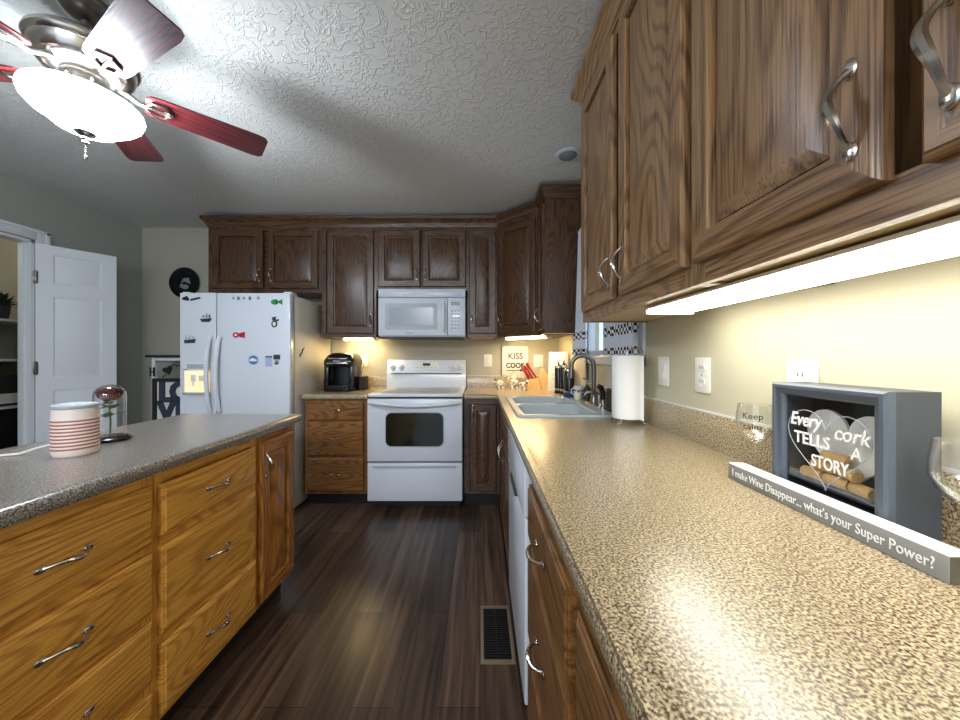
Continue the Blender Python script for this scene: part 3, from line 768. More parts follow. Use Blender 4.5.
# backguard
b = MB().prism([(.555, .92), (.555, 1.03), (.565, 1.07), (.59, 1.185), (.62, 1.195), (.645, 1.19), (.645, .92)], .0, W_, 'x')
bg = b.build('backguard', M_appl, r)
MB().box(.04, W_ - .04, .548, .556, 1.052, 1.060).build('vent_slot', M_blackm, bg)
def bgp(z): return .565 + (z - 1.07) * (.025 / .115)
MB().prism(rrect(W_ / 2 + .0, 1.128, .25, .075, .035), -.006, .006, 'y').xf(Matrix.Translation((0, bgp(1.128), 0))).build('control_panel', M_plate, bg)
MB().prism(rrect(W_ / 2 + .0, 1.143, .075, .026, .012), -.009, .006, 'y').xf(Matrix.Translation((0, bgp(1.128), 0))).build('clock_display', M_black, bg)
for i in range(6):
    MB().prism(ell(W_ / 2 - .085 + .034 * i, 1.115, .008, .005, 10), -.0075, .006, 'y').xf(Matrix.Translation((0, bgp(1.12), 0))).build('button', M_lgrey, bg)
for x in (.055, .135, W_ - .135, W_ - .055):
    k = MB().lathe([(0, 0), (.030, 0), (.030, .004), (.024, .008), (.021, .026), (.018, .03), (0, .03)], (0, 0, 0), 24).box(-.004, .004, -.022, .022, .028, .038, bev=.002)
    k.build('knob', M_white, bg, (x, bgp(1.115) + .001, 1.115), (PI / 2 + .2, 0, 0))

# ---------------------------------------------------------------- microwave
MX0, MX1, MY = -.876, -.126, 2.985
r = empty('microwave', (MX0, MY, 1.385), 'white over-the-range microwave hung beneath the short cabinet', 'microwave'); W_ = MX1 - MX0
MB().box(.002, W_ - .002, .022, .42, .006, .42).build('body', M_appl, r)
MB().box(.02, W_ - .02, .03, .40, -.002, .008).build('underside_panel', M_dgrey, r)
MB().box(0, W_, -.004, .022, .345, .415, bev=.004).build('vent_grille', M_appl, r)
for i in range(5): MB().box(.03, W_ - .03, -.0055, -.003, .355 + .011 * i, .358 + .011 * i).build('vent_slat', M_lgrey, r)
d = MB().box(0, .595, -.012, .02, .012, .340, bev=.008).build('door', M_appl, r)
MB().prism(rrect(.285, .178, .45, .225, .012), -.0135, -.008, 'y').build('door_window_border', M_lgrey, d)
MB().prism(rrect(.285, .178, .38, .155, .008), -.0145, -.008, 'y').build('door_window', M_grey if False else plain('microwave_window', (150, 160, 168), .2), d)
n = 12; MB().tube([(.565, -.014 - .03 * math.sin(PI * i / n) ** .6, .045 + .26 * i / n) for i in range(n + 1)], .011, 10).build('handle', M_appl, d)
MB().box(.24, .30, -.0126, -.011, .034, .040).build('door_badge', M_grey, d)
p = MB().box(.598, W_, -.010, .02, .012, .340, bev=.006).build('control_panel', M_appl, r)
MB().box(.625, .70, -.0115, -.009, .275, .305).build('clock_display', M_black, p)
for i in range(6):
    for j in range(3): MB().box(.625 + .028 * j, .645 + .028 * j, -.0113, -.009, .07 + .03 * i, .085 + .03 * i).build('button', M_lgrey, p)

# ---------------------------------------------------------------- sink and taps
r = empty('sink', (0, 0, CT), 'grey double-bowl drop-in sink set into the right counter', 'sink')
b = MB()
def rr3(x0, x1, y0, y1, rad, z, n=5):
    pts = []
    for cx, cy, a0 in ((x1 - rad, y1 - rad, 0), (x0 + rad, y1 - rad, 90), (x0 + rad, y0 + rad, 180), (x1 - rad, y0 + rad, 270)):
        for i in range(n + 1):
            a = math.radians(a0 + 90 * i / n); pts.append((cx + rad * math.cos(a), cy + rad * math.sin(a), z))
    return pts
RX_, RX2, RY_, RY2 = .185, .735, 1.715, 2.60
bowls = [(.225, .615, 1.765, 2.145), (.225, .615, 2.175, 2.555)]
# rim frame made of a ring round both bowls plus the divider
b.loops([rr3(RX_, RX2, RY_, RY2, .03, .0006), rr3(RX_ , RX2, RY_, RY2, .03, .007), rr3(RX_ + .006, RX2 - .006, RY_ + .006, RY2 - .006, .026, .011), rr3(RX_ + .022, RX2 - .022, RY_ + .022, RY2 - .022, .018, .009)], cap1=False)
def flat(x0, x1, y0, y1): b.box(x0, x1, y0, y1, .004, .009)
flat(.205, .2255, 1.735, 2.58); flat(.6145, .715, 1.735, 2.58); flat(.2255, .6145, 1.735, 1.7655); flat(.2255, .6145, 2.1445, 2.1755); flat(.2255, .6145, 2.5545, 2.58)
b.build('rim', M_sink, r)
for x0, x1, y0, y1 in bowls:
    b = MB().loops([rr3(x0 - .004, x1 + .004, y0 - .004, y1 + .004, .05, .0085), rr3(x0 + .004, x1 - .004, y0 + .004, y1 - .004, .05, .004), rr3(x0 + .012, x1 - .012, y0 + .012, y1 - .012, .05, -.14), rr3(x0 + .05, x1 - .05, y0 + .05, y1 - .05, .04, -.17)])
    bo = b.build('bowl', M_sink, r)
    MB().lathe([(0, -.168), (.028, -.168), (.036, -.167), (.04, -.1695)], ((x0 + x1) / 2, (y0 + y1) / 2, 0), 24).build('drain', M_nick, bo)
r = empty('faucet', (.700, 2.13, CT + .0095), 'brushed nickel gooseneck faucet standing on the sink deck', 'faucet')
MB().loops([rr3(-.028, .028, -.12, .12, .027, 0), rr3(-.028, .028, -.12, .12, .027, .006), rr3(-.022, .022, -.114, .114, .021, .010)]).build('deck_plate', M_nick, r)
n = 22; pts = [(0, 0, .005), (0, 0, .10), (0, 0, .20)]
R = .066
for i in range(1, n + 1):
    a = PI * i / n; pts.append((-(R - R * math.cos(a)) * .98, .0 + .2 * (R - R * math.cos(a)), .235 + R * math.sin(a)))
e = pts[-1]; pts += [(e[0] - .002, e[1], e[2] - .03), (e[0] - .004, e[1], e[2] - .075)]
MB().tube(pts, [.014] * (len(pts) - 2) + [.0155, .017], 14).build('spout', M_nickd, r)
MB().lathe([(0, .005), (.026, .005), (.025, .02), (.018, .045), (.016, .06), (0, .06)], (0, 0, 0), 24).build('spout_base', M_nickd, r)
h = MB().lathe([(0, .008), (.02, .008), (.019, .05), (.014, .07), (0, .075)], (0, -.095, 0), 20); h.tube([(0, -.095, .065), (-.02, -.092, .085), (-.07, -.085, .082), (-.085, -.083, .06)], [.009, .009, .007, .006], 10)
h.build('lever', M_nickd, r)
r = empty('side_sprayer', (.695, 1.955, CT + .0095), 'black pull-out side sprayer on the sink deck between faucet and paper towels', 'sprayer')
MB().lathe([(0, 0), (.022, 0), (.021, .012), (.014, .02), (.013, .05), (0, .05)], (0, 0, 0), 20).build('sprayer_base', M_nick, r)
MB().tube([(0, 0, .045), (0, 0, .09), (-.012, -.004, .118), (-.03, -.008, .128)], [.013, .015, .017, .013], 12).build('sprayer_head', M_black, r)

# paper towel holder and roll
r = empty('paper_towel_holder', (.672, 1.58, CT + .0003), 'chrome wire paper towel holder on small curved feet by the sink', 'holder')
b = MB()
for k in range(4):
    a = PI / 4 + k * PI / 2; c, s_ = math.cos(a), math.sin(a)
    b.tube([(0, 0, .018), (.050 * c, .050 * s_, .019), (.066 * c, .066 * s_, .016), (.076 * c, .076 * s_, .0055)], .004, 8); b.ball((.077 * c, .077 * s_, .0062), .0062)
b.build('foot', M_chrome, r)
MB().lathe([(0, .016), (.05, .016), (.052, .019), (.05, .022), (0, .022)], (0, 0, 0), 28).build('base_plate', M_chrome, r)
MB().tube([(0, 0, .012), (0, 0, .33)], .005, 8).tube([(0, 0, .328), (.02, -.012, .338), (.045, -.02, .336), (.062, -.026, .322)], .0045, 8).build('rod', M_chrome, r)
b = MB(); n = 60; prof = []
for i in range(n): prof.append((.066 * math.cos(2 * PI * i / n), .066 * math.sin(2 * PI * i / n)))
b = MB().lathe([(.02, 0), (.064, 0), (.066, .004), (.066, .279), (.064, .283), (.02, .283), (.02, 0)], (0, 0, 0), 48)
o = b.build('paper_towel_roll', M_paper, None, (.672, 1.58, CT + .0235)); tag(o, 'white paper towel roll standing on the chrome holder by the sink', 'paper towel')
# loose outer sheet, folded away from the roll
b = MB(); L = []
for z in (0.002, .281):
    row = []
    for i in range(9):
        a = math.radians(-150 + 11 * i); row.append((.0665 * math.cos(a), .0665 * math.sin(a), z))
    for i in range(1, 3): row.append((row[8][0] + .008 * i, row[8][1] - .0005 * i * i, z - (.004 * i if z < .1 else 0)))
    L.append(row)
V = [p for p in L[0]] + [p for p in L[1]]; m_ = len(L[0])
V2 = [(p[0] * 1.008, p[1] * 1.008 - .0005, p[2]) for p in V]
Vv = V + V2; q = 2 * m_; fs = []
for i in range(m_ - 1): fs += [(i, i + 1, m_ + i + 1, m_ + i), (q + i, q + m_ + i, q + m_ + i + 1, q + i + 1), (i, q + i, q + i + 1, i + 1), (m_ + i, m_ + i + 1, q + m_ + i + 1, q + m_ + i)]
fs += [(0, m_, q + m_, q), (m_ - 1, q + m_ - 1, q + 2 * m_ - 1, 2 * m_ - 1)]
b._faces(Vv, fs); b.build('loose_sheet', M_paper, o)

# curtains on the window
r = empty('curtain_rod', (XR - .052, (WY0 + WY1) / 2, 2.13), 'thin white curtain rod across the top of the kitchen window', 'curtain rod')
MB().tube([(0, -.50, 0), (0, .50, 0)], .008).ball((0, -.505, 0), .014).ball((0, .505, 0), .014).build('rod', M_white, r)
MB().box(0, .035, -.497, -.487, -.006, .006).box(0, .035, .487, .497, -.006, .006).build('bracket', M_white, r)
def curtain(y0, y1, zt, zb, label, amp=.016, xo=-.052, n=40, mat=None, tz=None, bottom=0.0, fl=0.0):
    """pleated cloth hanging in the plane x = XR + xo with a checked band near the hem"""
    zs = [zt, zt - .3 * (zt - zb), zt - .62 * (zt - zb), zb + .16, zb + .105, zb + .04, zb]
    mats = [mat, mat, mat, 1, 0, 2]
    b = MB(); rows = []
    for z in zs:
        row = []; k = (zt - z) / (zt - zb)
        for i in range(n + 1):
            t = i / n; y = y0 + (y1 - y0) * t
            x = XR + xo - fl * k + (amp * (.4 + .6 * k)) * math.sin(t * (y1 - y0) / .055 * 2 * PI)
            row.append((x, y, z))
        rows.append(row)
    th = .0015; vs = []; fs = []; mi = []
    for side in (0, 1):
        for row in rows: vs += [(p[0] - side * th, p[1], p[2]) for p in row]
    m_ = n + 1; R_ = len(zs)
    bm = b.bm; bv = [bm.verts.new(v) for v in vs]
    for s_ in (0, 1):
        for j in range(R_ - 1):
            for i in range(n):
                o = s_ * m_ * R_ + j * m_ + i
                f = bm.faces.new((bv[o], bv[o + 1], bv[o + m_ + 1], bv[o + m_])); f.material_index = [0, 0, 0, 1, 0, 2][j]
    for i in range(n):
        for j in (0, R_ - 1):
            o = j * m_ + i; q = m_ * R_ + o
            bm.faces.new((bv[o], bv[o + 1], bv[q + 1], bv[q]))
    for j in range(R_ - 1):
        for i in (0, n):
            o = j * m_ + i; q = m_ * R_ + o
            bm.faces.new((bv[o], bv[o + m_], bv[q + m_], bv[q]))
    return tag(b.build('curtain', [M_cloth, M_check, M_check], ang=80), label, 'curtain')
curtain(2.31, 2.60, 2.13, 1.232, 'white curtain panel with black check bands at the far side of the window', fl=.02)
curtain(1.615, 2.04, 2.13, 1.226, 'white curtain panel with black check bands at the near side of the window', amp=.010, xo=-.038)

# ---------------------------------------------------------------- electrical plates
def plate(name, loc, rz, label, kind, w_=.078, h_=.122):
    r = empty(name, loc, label, 'outlet' if kind != 'switch' else 'switch', rz)
    MB().box(-w_ / 2, w_ / 2, -.006, 0, -h_ / 2, h_ / 2, bev=.002).build('cover_plate', M_plate, r)
    if kind == 'switch':
        MB().box(-.018, .018, -.010, -.005, -.034, .034, bev=.002).build('rocker', M_white, r)
        MB().box(-.016, .016, -.0112, -.009, -.033, -.002, bev=.0008).build('rocker_paddle', M_plate, r)
    else:
        for s_ in (-1, 1):
            rc = MB().prism(rrect(0, s_ * .024, .034, .028, .012), -.0085, -.005, 'y').build('receptacle', M_white, r)
            for dx in (-.006, .006): MB().box(dx - .001, dx + .001, -.0092, -.008, s_ * .024 - .002, s_ * .024 + .007).build('slot', M_blackm, rc)
    MB().lathe([(0, 0), (.003, 0), (.003, .001), (0, .001)], (0, 0, 0), 10).build('screw', M_nick, r, (0, -.006, 0), (PI / 2, 0, 0))
    return r
ZP = 1.156
plate('light_switch', (XR, 1.455, ZP), -PI / 2, 'white rocker light switch on the right wall beside the paper towel', 'switch')
plate('wall_outlet', (XR, 1.20, ZP - .004), -PI / 2, 'white duplex outlet in the middle of the right wall past the wine glass', 'outlet')
plate('wall_outlet', (XR, .828, ZP - .01), -PI / 2, 'white outlet plate showing above the blue-grey shadow box', 'outlet')
plate('light_switch', (px(488, 360.5, YB)[0], YB, px(488, 360.5, YB)[2]), 0, 'white switch plate on the back wall right of the range', 'switch')
plate('wall_outlet', (px(538.5, 361, YB)[0], YB, px(0, 361, YB)[2]), 0, 'white outlet plate on the back wall behind the red knives', 'outlet', .09)
plate('wall_outlet', (px(364.5, 361, YB)[0], YB, px(0, 361, YB)[2]), 0, 'white outlet on the back wall between coffee maker and range', 'outlet', .06, .11)

# ---------------------------------------------------------------- ceiling fan
FCX, FCY = -1.425, 1.25
r = empty('ceiling_fan', (FCX, FCY, CEIL), 'brushed nickel ceiling fan with five dark red blades and a glowing bowl', 'ceiling fan')
MB().lathe([(0, -.0005), (.075, -.0005), (.078, -.012), (.072, -.03), (.05, -.052), (.03, -.062), (.016, -.066), (0, -.066)], (0, 0, 0), 40).build('canopy', M_nickd, r)
MB().tube([(0, 0, -.06), (0, 0, -.135)], .013, 14).build('downrod', M_nickd, r)
MB().lathe([(0, -.125), (.04, -.13), (.075, -.142), (.125, -.158), (.142, -.175), (.146, -.19), (.142, -.20), (.135, -.205), (.128, -.235), (.11, -.258), (.085, -.268), (.06, -.272), (0, -.272)], (0, 0, 0), 48).build('motor_housing', M_nick, r)
MB().lathe([(0, -.27), (.062, -.27), (.066, -.285), (.07, -.31), (.06, -.325), (0, -.325)], (0, 0, 0), 36).build('switch_housing', M_nick, r)
BZ = -.285
for k in range(5):
    a = math.radians(45 + 72 * k)
    # bracket: scrolled arm reaching to the blade
    br = MB().tube([(.085, 0, -.262 - BZ), (.115, 0, -.272 - BZ), (.14, 0, -.004), (.165, 0, -.004)], [.011, .010, .009, .009], 10)
    br.tube([(.155, .0, -.006), (.175, .028, -.006), (.215, .03, -.006), (.235, .0, -.006), (.215, -.03, -.006), (.175, -.028, -.006)], .006, 8, closed=True)
    br.tube([(.16, 0, -.006), (.235, 0, -.006)], .006, 8)
    o = br.build('blade_arm', M_nick, r, (0, 0, BZ), (math.radians(-12), 0, 0))
    o.rotation_mode = 'XYZ'
    o.matrix_local = Matrix.Translation((0, 0, BZ)) @ Matrix.Rotation(a, 4, 'Z') @ Matrix.Rotation(math.radians(-12), 4, 'X')
    pts = [(.155, -.035), (.17, -.052), (.20, -.058)]
    pts += [(.525, -.070), (.553, -.066), (.565, -.052)] + [(.565, .052), (.553, .066), (.525, .070)] + [(.20, .058), (.17, .052), (.155, .035)]
    bl = MB().prism(pts, 0, .006, 'z').build('blade', M_blade, o)
# light kit
MB().lathe([(0, -.315), (.035, -.318), (.04, -.326), (.03, -.330), (0, -.330)], (0, 0, 0), 36).build('light_fitter', M_nick, r)
prof = [(.146, -.352), (.154, -.360), (.156, -.372), (.150, -.39), (.132, -.410), (.110, -.424), (.096, -.436), (.080, -.450), (.048, -.463), (.012, -.468), (0, -.468)]
inn = [(0, -.461), (.045, -.456), (.075, -.444), (.107, -.420), (.129, -.406), (.146, -.388), (.152, -.372), (.146, -.352)]
bw = MB().lathe(prof, (0, 0, 0), 56).lathe([(0, -.468)] + inn + [prof[0]], (0, 0, 0), 56, 1).build('glass_bowl', [M_bowl, M_white], r)
for k in range(1):
    a = 0
    bl_ = bpy.data.lights.new('bulb', 'POINT'); bl_.energy = BULB; bl_.color = (.86, .94, 1.0); bl_.shadow_soft_size = .045
    lo = bpy.data.objects.new('bulb', bl_); COL.objects.link(lo); lo.parent = r; lo.location = (0, 0, -.375)
MB().lathe([(0, -.458), (.026, -.462), (.030, -.467), (.022, -.474), (.010, -.480), (.012, -.488), (.008, -.495), (.010, -.502), (.004, -.508), (0, -.508)], (0, 0, 0), 24).build('finial', M_nick, r)
ch = MB().tube([(.0, 0, -.506), (.0, 0, -.545)], .0012, 6)
for i in range(6): ch.ball((0, 0, -.512 - .007 * i), .0022, 0, 6)
ch.ball((0, 0, -.555), .005, 0, 8, 1, 1, 2).build('pull_chain', M_nick, r)

# recessed eyeball light above the sink
c = ((568 - 480) * 2.18 / F, 2.18)
r = empty('recessed_downlight', (c[0], c[1], CEIL), 'round unlit recessed ceiling light above the sink', 'light')
MB().lathe([(.055, -.0005), (.078, -.0005), (.078, -.006), (.06, -.010), (.055, -.006)], (0, 0, 0), 40).build('trim_ring', M_white, r)
MB().lathe([(0, -.0008), (.056, -.0008), (.052, -.012), (.035, -.022), (0, -.024)], (0, 0, 0), 32).build('eyeball', M_grey, r)

# ---------------------------------------------------------------- floor register
r = empty('floor_register', (.0725, 1.525, 0), 'bronze slatted floor register beside the dishwasher', 'floor vent')
b = MB(); hx, hy = .07, .158
b.box(-hx, -hx + .014, -hy, hy, .0003, .006, bev=.001).box(hx - .014, hx, -hy, hy, .0003, .006, bev=.001).box(-hx + .014, hx - .014, -hy, -hy + .016, .0003, .006).box(-hx + .014, hx - .014, hy - .016, hy, .0003, .006)
b.build('frame', M_vent, r)
MB().box(-hx + .01, hx - .01, -hy + .01, hy - .01, .0003, .0015).build('opening', M_black, r)
b = MB()
for i in range(22):
    y = -hy + .022 + i * (2 * hy - .044) / 21; b.box(-hx + .014, hx - .014, y - .0018, y + .0018, .0015, .0048)
b.box(-.002, .002, -hy + .016, hy - .016, .002, .0052)
b.build('louvre', M_blackm, r)

# ---------------------------------------------------------------- coffee maker
r = empty('coffee_maker', (-1.235, 3.13, CT + .0003), 'black single-serve coffee maker with a silver-trimmed lid on the left counter', 'coffee maker')
b = MB().loops([rr3(-.125, .125, -.15, .16, .05, 0), rr3(-.13, .13, -.155, .165, .05, .01), rr3(-.13, .13, -.155, .165, .05, .035), rr3(-.125, .125, -.15, .16, .05, .042)])
b.build('base', M_black, r)
MB().box(-.09, .09, -.14, -.02, .0422, .048, bev=.002).build('drip_tray', M_dgrey, r)
b = MB().loops([rr3(-.12, .12, .0, .16, .04, .04), rr3(-.12, .12, .0, .16, .04, .23)], cap0=True)
b.build('column', M_black, r)
for sx_ in (-1, 1): MB().box(min(sx_ * .085, sx_ * .125), max(sx_ * .085, sx_ * .125), -.12, .01, .042, .235, bev=.01).build('side_panel', M_black, r)
b = MB().loops([rr3(-.125, .125, -.14, .16, .05, .215), rr3(-.13, .13, -.15, .165, .05, .235), rr3(-.13, .13, -.145, .165, .05, .27), rr3(-.11, .11, -.11, .16, .05, .315), rr3(-.085, .085, -.07, .14, .05, .335)], cap0=True)
hd = b.build('head', M_black, r)
L = rr3(-.092, .092, -.135, -.02, .035, 0, 6); pts = [(x, y, .285 + (y + .135) * .42) for x, y, z in L]
MB().tube(pts, .0055, 8, closed=True).build('lid_handle', M_chrome, hd)
MB().box(-.09, .09, -.1525, -.145, .238, .252, bev=.002).build('silver_band', M_nick, hd)
MB().box(-.03, .03, -.151, -.14, .262, .267).build('status_light', M_plate, hd)
for x, z in ((.095, .262), (.112, .262)): MB().lathe([(0, 0), (.006, 0), (.006, .003), (0, .003)], (0, 0, 0), 12).build('button', M_chrome, hd, (x, -.143, z), (PI / 2, 0, 0))
b = MB().loops([rr3(.132, .185, -.02, .15, .024, .0), rr3(.132, .185, -.02, .15, .024, .12)], cap0=True)
b.build('water_tank', M_blackm, r)
b = MB().loops([rr3(-.172, -.134, -.03, .14, .018, .0), rr3(-.172, -.134, -.03, .14, .018, .10)], cap0=True)

b.build('side_tank', M_blackm, r)
tag(MB().tube([(0, 0, .01), (0, -.012, .0), (-.02, -.02, -.10), (-.05, -.03, -.19), (-.06, -.03, -.215)], .003, 6).build('power_cord', M_blackm, loc=(px(364.5, 0, 3.4)[0], 3.385, 1.137)), 'black power cord hanging from the outlet behind the coffee maker', 'cord')

# ---------------------------------------------------------------- back corner things
c = px(515, 358.5, 3.385)
r = empty('kitchen_sign', (c[0], 3.392, 1.0335), 'white square KISS THE COOK sign leaning on the back wall behind the figurines', 'sign')
SW, SH = .255, .285
MB().box(-SW / 2, SW / 2, 0, .015, 0, SH, bev=.002).build('board', M_sign, r)
MB().box(-SW / 2 - .004, -SW / 2, -.001, .015, 0, SH).build('dark_edge', M_dgrey, r)
rt = (PI / 2, 0, 0)
text_mesh('PLEASE', .026, M_inkb, 'lettering', r, (.035, -.0005, .238), rt)
text_mesh('KISS', .085, M_inkr, 'lettering', r, (.005, -.0005, .188), rt, xs=.95, bold=.002)
text_mesh('the', .022, M_grey, 'lettering', r, (0, -.0005, .136), rt)
text_mesh('COOK', .07, M_inkb, 'lettering', r, (.005, -.0005, .097), rt, xs=.88, bold=.003)
MB().prism([(-.085, .047), (.05, .047), (.05, .038), (.09, .051), (.05, .064), (.05, .055), (-.085, .055)], -.0012, .0005, 'y').build('arrow', M_inkb, r)

def figurine(x, y, s, rz, label, rider=False):
    r = empty('ceramic_figurine', (x, y, CT + .0003), label, 'figurine', rz)
    b = MB().ball((0, 0, .052 * s), .034 * s, 0, 14, 1.25, .9, .9)
    for fx_ in (-1, 1):
        for fy_ in (-1, 1): b.lathe([(0, 0), (.011 * s, 0), (.012 * s, .02 * s), (.010 * s, .035 * s), (0, .035 * s)], (fx_ * .024 * s, fy_ * .016 * s, 0), 10)
    b.tube([(.04 * s, 0, .06 * s), (.052 * s, 0, .045 * s), (.056 * s, 0, .03 * s)], .003 * s, 6)
    b.build('body', M_spot, r)
    h = MB().ball((-.042 * s, -.006 * s, .078 * s), .021 * s, 0, 12, 1.1, 1, 1.05).ball((-.06 * s, -.008 * s, .070 * s), .0125 * s, 0, 10)
    h.build('head', M_spot, r)
    for q in (-1, 1): MB().ball((-.040 * s, q * .022 * s - .006 * s, .092 * s), .009 * s, 0, 8, .6, 1.2, .8).build('ear', M_brown, r)
    if rider:
        o = MB().ball((0, 0, .098 * s), .022 * s, 0, 12, 1, 1, 1).ball((-.004 * s, 0, .128 * s), .014 * s, 0, 12).build('upper_figure', M_ivory, r)
        MB().ball((-.002 * s, .008 * s, .142 * s), .006 * s, 0, 8).ball((-.002 * s, -.008 * s, .142 * s), .006 * s, 0, 8).build('ear', M_brown, o)
    return r
figurine(.185, 3.24, 1.0, .5, 'small white and brown spotted figurine at the left of the group by the range')
figurine(.318, 3.25, 1.1, .3, 'spotted figurine carrying a smaller one beneath the white sign', True)
figurine(.385, 3.12, .9, 2.6, 'small spotted figurine standing closest to the wooden knife block')

# knife block with knives
r = empty('knife_block', (.50, 3.20, CT + .0003), 'pale wooden knife block in the corner of the counter', 'knife block', -.25)
b = MB().prism([(-.06, 0), (.075, 0), (.045, .108), (-.06, .092)], -.05, .05, 'y')
b.build('block', M_block, r)
MB().prism([(.078, 0), (.185, 0), (.205, .006), (.085, .205), (.062, .198), (.05, .11)], -.048, .048, 'y').build('slanted_board', M_block, r)
bm_ = Matrix.Translation((.50, 3.20, CT)) @ Matrix.Rotation(-.25, 4, 'Z')
ks = [(-.045, -.03, .094, 0, .125), (-.045, .0, .094, .05, .13), (-.045, .03, .094, 0, .125), (-.015, -.03, .099, -.03, .14), (-.015, 0, .099, .04, .145), (-.015, .03, .099, 0, .14), (.02, -.02, .104, .0, .165), (.02, .02, .104, .06, .17)]
pl = ['front left corner', 'front middle', 'front right corner', 'second row left', 'second row middle', 'second row right', 'topmost, nearest the room', 'topmost, nearest the wall']
for (x, y, z, lean, L_), w0 in zip(ks, pl):
    p = bm_ @ Vector((x, y, z)); dx = math.sin(-.68) ; d = Matrix.Rotation(-.25, 3, 'Z') @ Vector((-math.sin(.52 + lean), 0, math.cos(.52 + lean)))
    d = d.normalized()
    b = MB().tube([Vector((0, 0, 0)), d * .012, d * .03, d * (L_ * .6), d * (L_ - .008), d * L_], [.007, .008, .0105, .0095, .012, .007], 10)
    o = tag(b.build('knife', [M_red], loc=p), 'red-handled knife in the wooden block', 'knife', 'red-handled knives in the wooden block')
    MB().tube([d * -.006, d * .004], .003, 6).build('bolster', M_chrome, o)

# leaning white print board near the corner
r = empty('print_board', (.662, 2.985, CT + .0003), 'white board with faint script leaning in the corner behind the canisters', 'sign', -.62)
b = MB().box(-.088, .088, 0, .014, 0, .345, bev=.002); b.xf(Matrix.Rotation(-.12, 4, 'X')); b.build('board', M_sign, r)
for i, wv in enumerate((.12, .15, .10, .14, .11)):
    n = 16; pts = [(-wv / 2 + wv * k / n, -.0012, .27 - .04 * i + .007 * math.sin(k * 2.1 + i)) for k in range(n + 1)]
    MB().tube(pts, .0012, 5).xf(Matrix.Rotation(-.12, 4, 'X')).build('script_line', M_grey, r)
# pale board on the right wall under the far end of the window
o = MB().box(-.014, 0, -.16, .16, 0, .318, bev=.003).build('cutting_board', plain('cream_board', (232, 214, 176), .5), loc=(XR - .022, 2.61, CT + .0003))
tag(o, 'cream cutting board standing against the right wall behind the faucet', 'cutting board')

# canisters beside the sink
def canister(x, y, rad, h, label):
    r = empty('canister', (x, y, CT + .0003), label, 'canister')
    MB().lathe([(0, 0), (rad, 0), (rad, h * .78), (rad * .93, h * .80), (0, h * .80)], (0, 0, 0), 28).build('jar', M_black, r)
    MB().lathe([(rad * 1.01, h * .10), (rad * 1.015, h * .10), (rad * 1.015, h * .16), (rad * 1.01, h * .16)], (0, 0, 0), 28).build('band', M_chrome, r)
    MB().lathe([(0, h * .80), (rad * 1.04, h * .80), (rad * 1.04, h * .86), (rad * .9, h * .90), (rad * .5, h * .93), (rad * .2, h * .94), (rad * .25, h), (0, h * 1.01)], (0, 0, 0), 28).build('lid', M_nick, r)
canister(.648, 2.86, .030, .26, 'tall thin black canister at the left of the three by the sink')
canister(.672, 2.775, .030, .27, 'tall black canister in the middle of the three by the sink')
canister(.693, 2.685, .038, .235, 'wide black canister with silver lid closest to the faucet')
b = MB().loops([rr3(-.06, .06, -.04, .04, .02, 0), rr3(-.063, .063, -.043, .043, .022, .01), rr3(-.06, .06, -.04, .04, .02, .032), rr3(-.05, .05, -.03, .03, .02, .036)], cap0=True)
tag(b.build('dish_cloth', M_navy, loc=(.642, 2.49, CT + .0112)), 'folded navy blue dish cloth on the far end of the sink deck', 'cloth') if False else tag(b.build('dish_cloth', M_navy, loc=(.672, 2.52, CT + .0098)), 'folded navy blue dish cloth on the far end of the sink deck', 'cloth')
r = empty('mug', (.692, 2.43, CT + .0303 - .018), 'small white and blue mug behind the faucet on the sink deck', 'mug')
MB().lathe([(0, 0), (.026, 0), (.033, .01), (.034, .085), (.031, .085), (.03, .012), (0, .008)], (0, 0, 0), 28).build('cup', M_white, r)
for z in (.03, .055): MB().lathe([(.0338, z - .006), (.0345, z - .006), (.0345, z + .006), (.0338, z + .006)], (0, 0, 0), 28).build('blue_band', M_blue, r)
MB().tube([(-.032, -.0, .07), (-.05, 0, .062), (-.052, 0, .035), (-.033, 0, .025)], .004, 8).build('handle', M_white, r)
r = empty('soap_bottle', (.706, 2.28, CT + .0003 + .0095), 'dark soap bottle with a silver pump left of the faucet', 'bottle')
MB().lathe([(0, 0), (.022, 0), (.024, .01), (.024, .085), (.012, .10), (.010, .11), (0, .11)], (0, 0, 0), 24).build('bottle_body', M_dgrey, r)
MB().tube([(0, 0, .11), (0, 0, .145), (-.03, 0, .15)], .004, 8).build('pump', M_nick, r)
r = empty('scrub_brush_holder', (.662, 2.34, CT + .0098), 'small ivory pot on the sink deck between cloth and faucet', 'pot')
MB().lathe([(0, 0), (.018, 0), (.026, .015), (.024, .045), (.02, .05), (.018, .045), (0, .043)], (0, 0, 0), 20).build('pot', M_ivory, r)
MB().ball((0, 0, .052), .017, 0, 12).build('scrubber', M_spot, r)
r = empty('napkin_stand', (.702, 1.86, CT + .0098), 'dark oval stand between the faucet lever and the paper towel', 'stand')
MB().box(-.018, .018, -.045, .045, 0, .012, bev=.004).build('base', M_blackm, r)
MB().prism([(-.045, .01), (.045, .01), (.045, .09), (.035, .12), (-.035, .12), (-.045, .09)], -.008, .008, 'x').build('back', M_blackm, r)

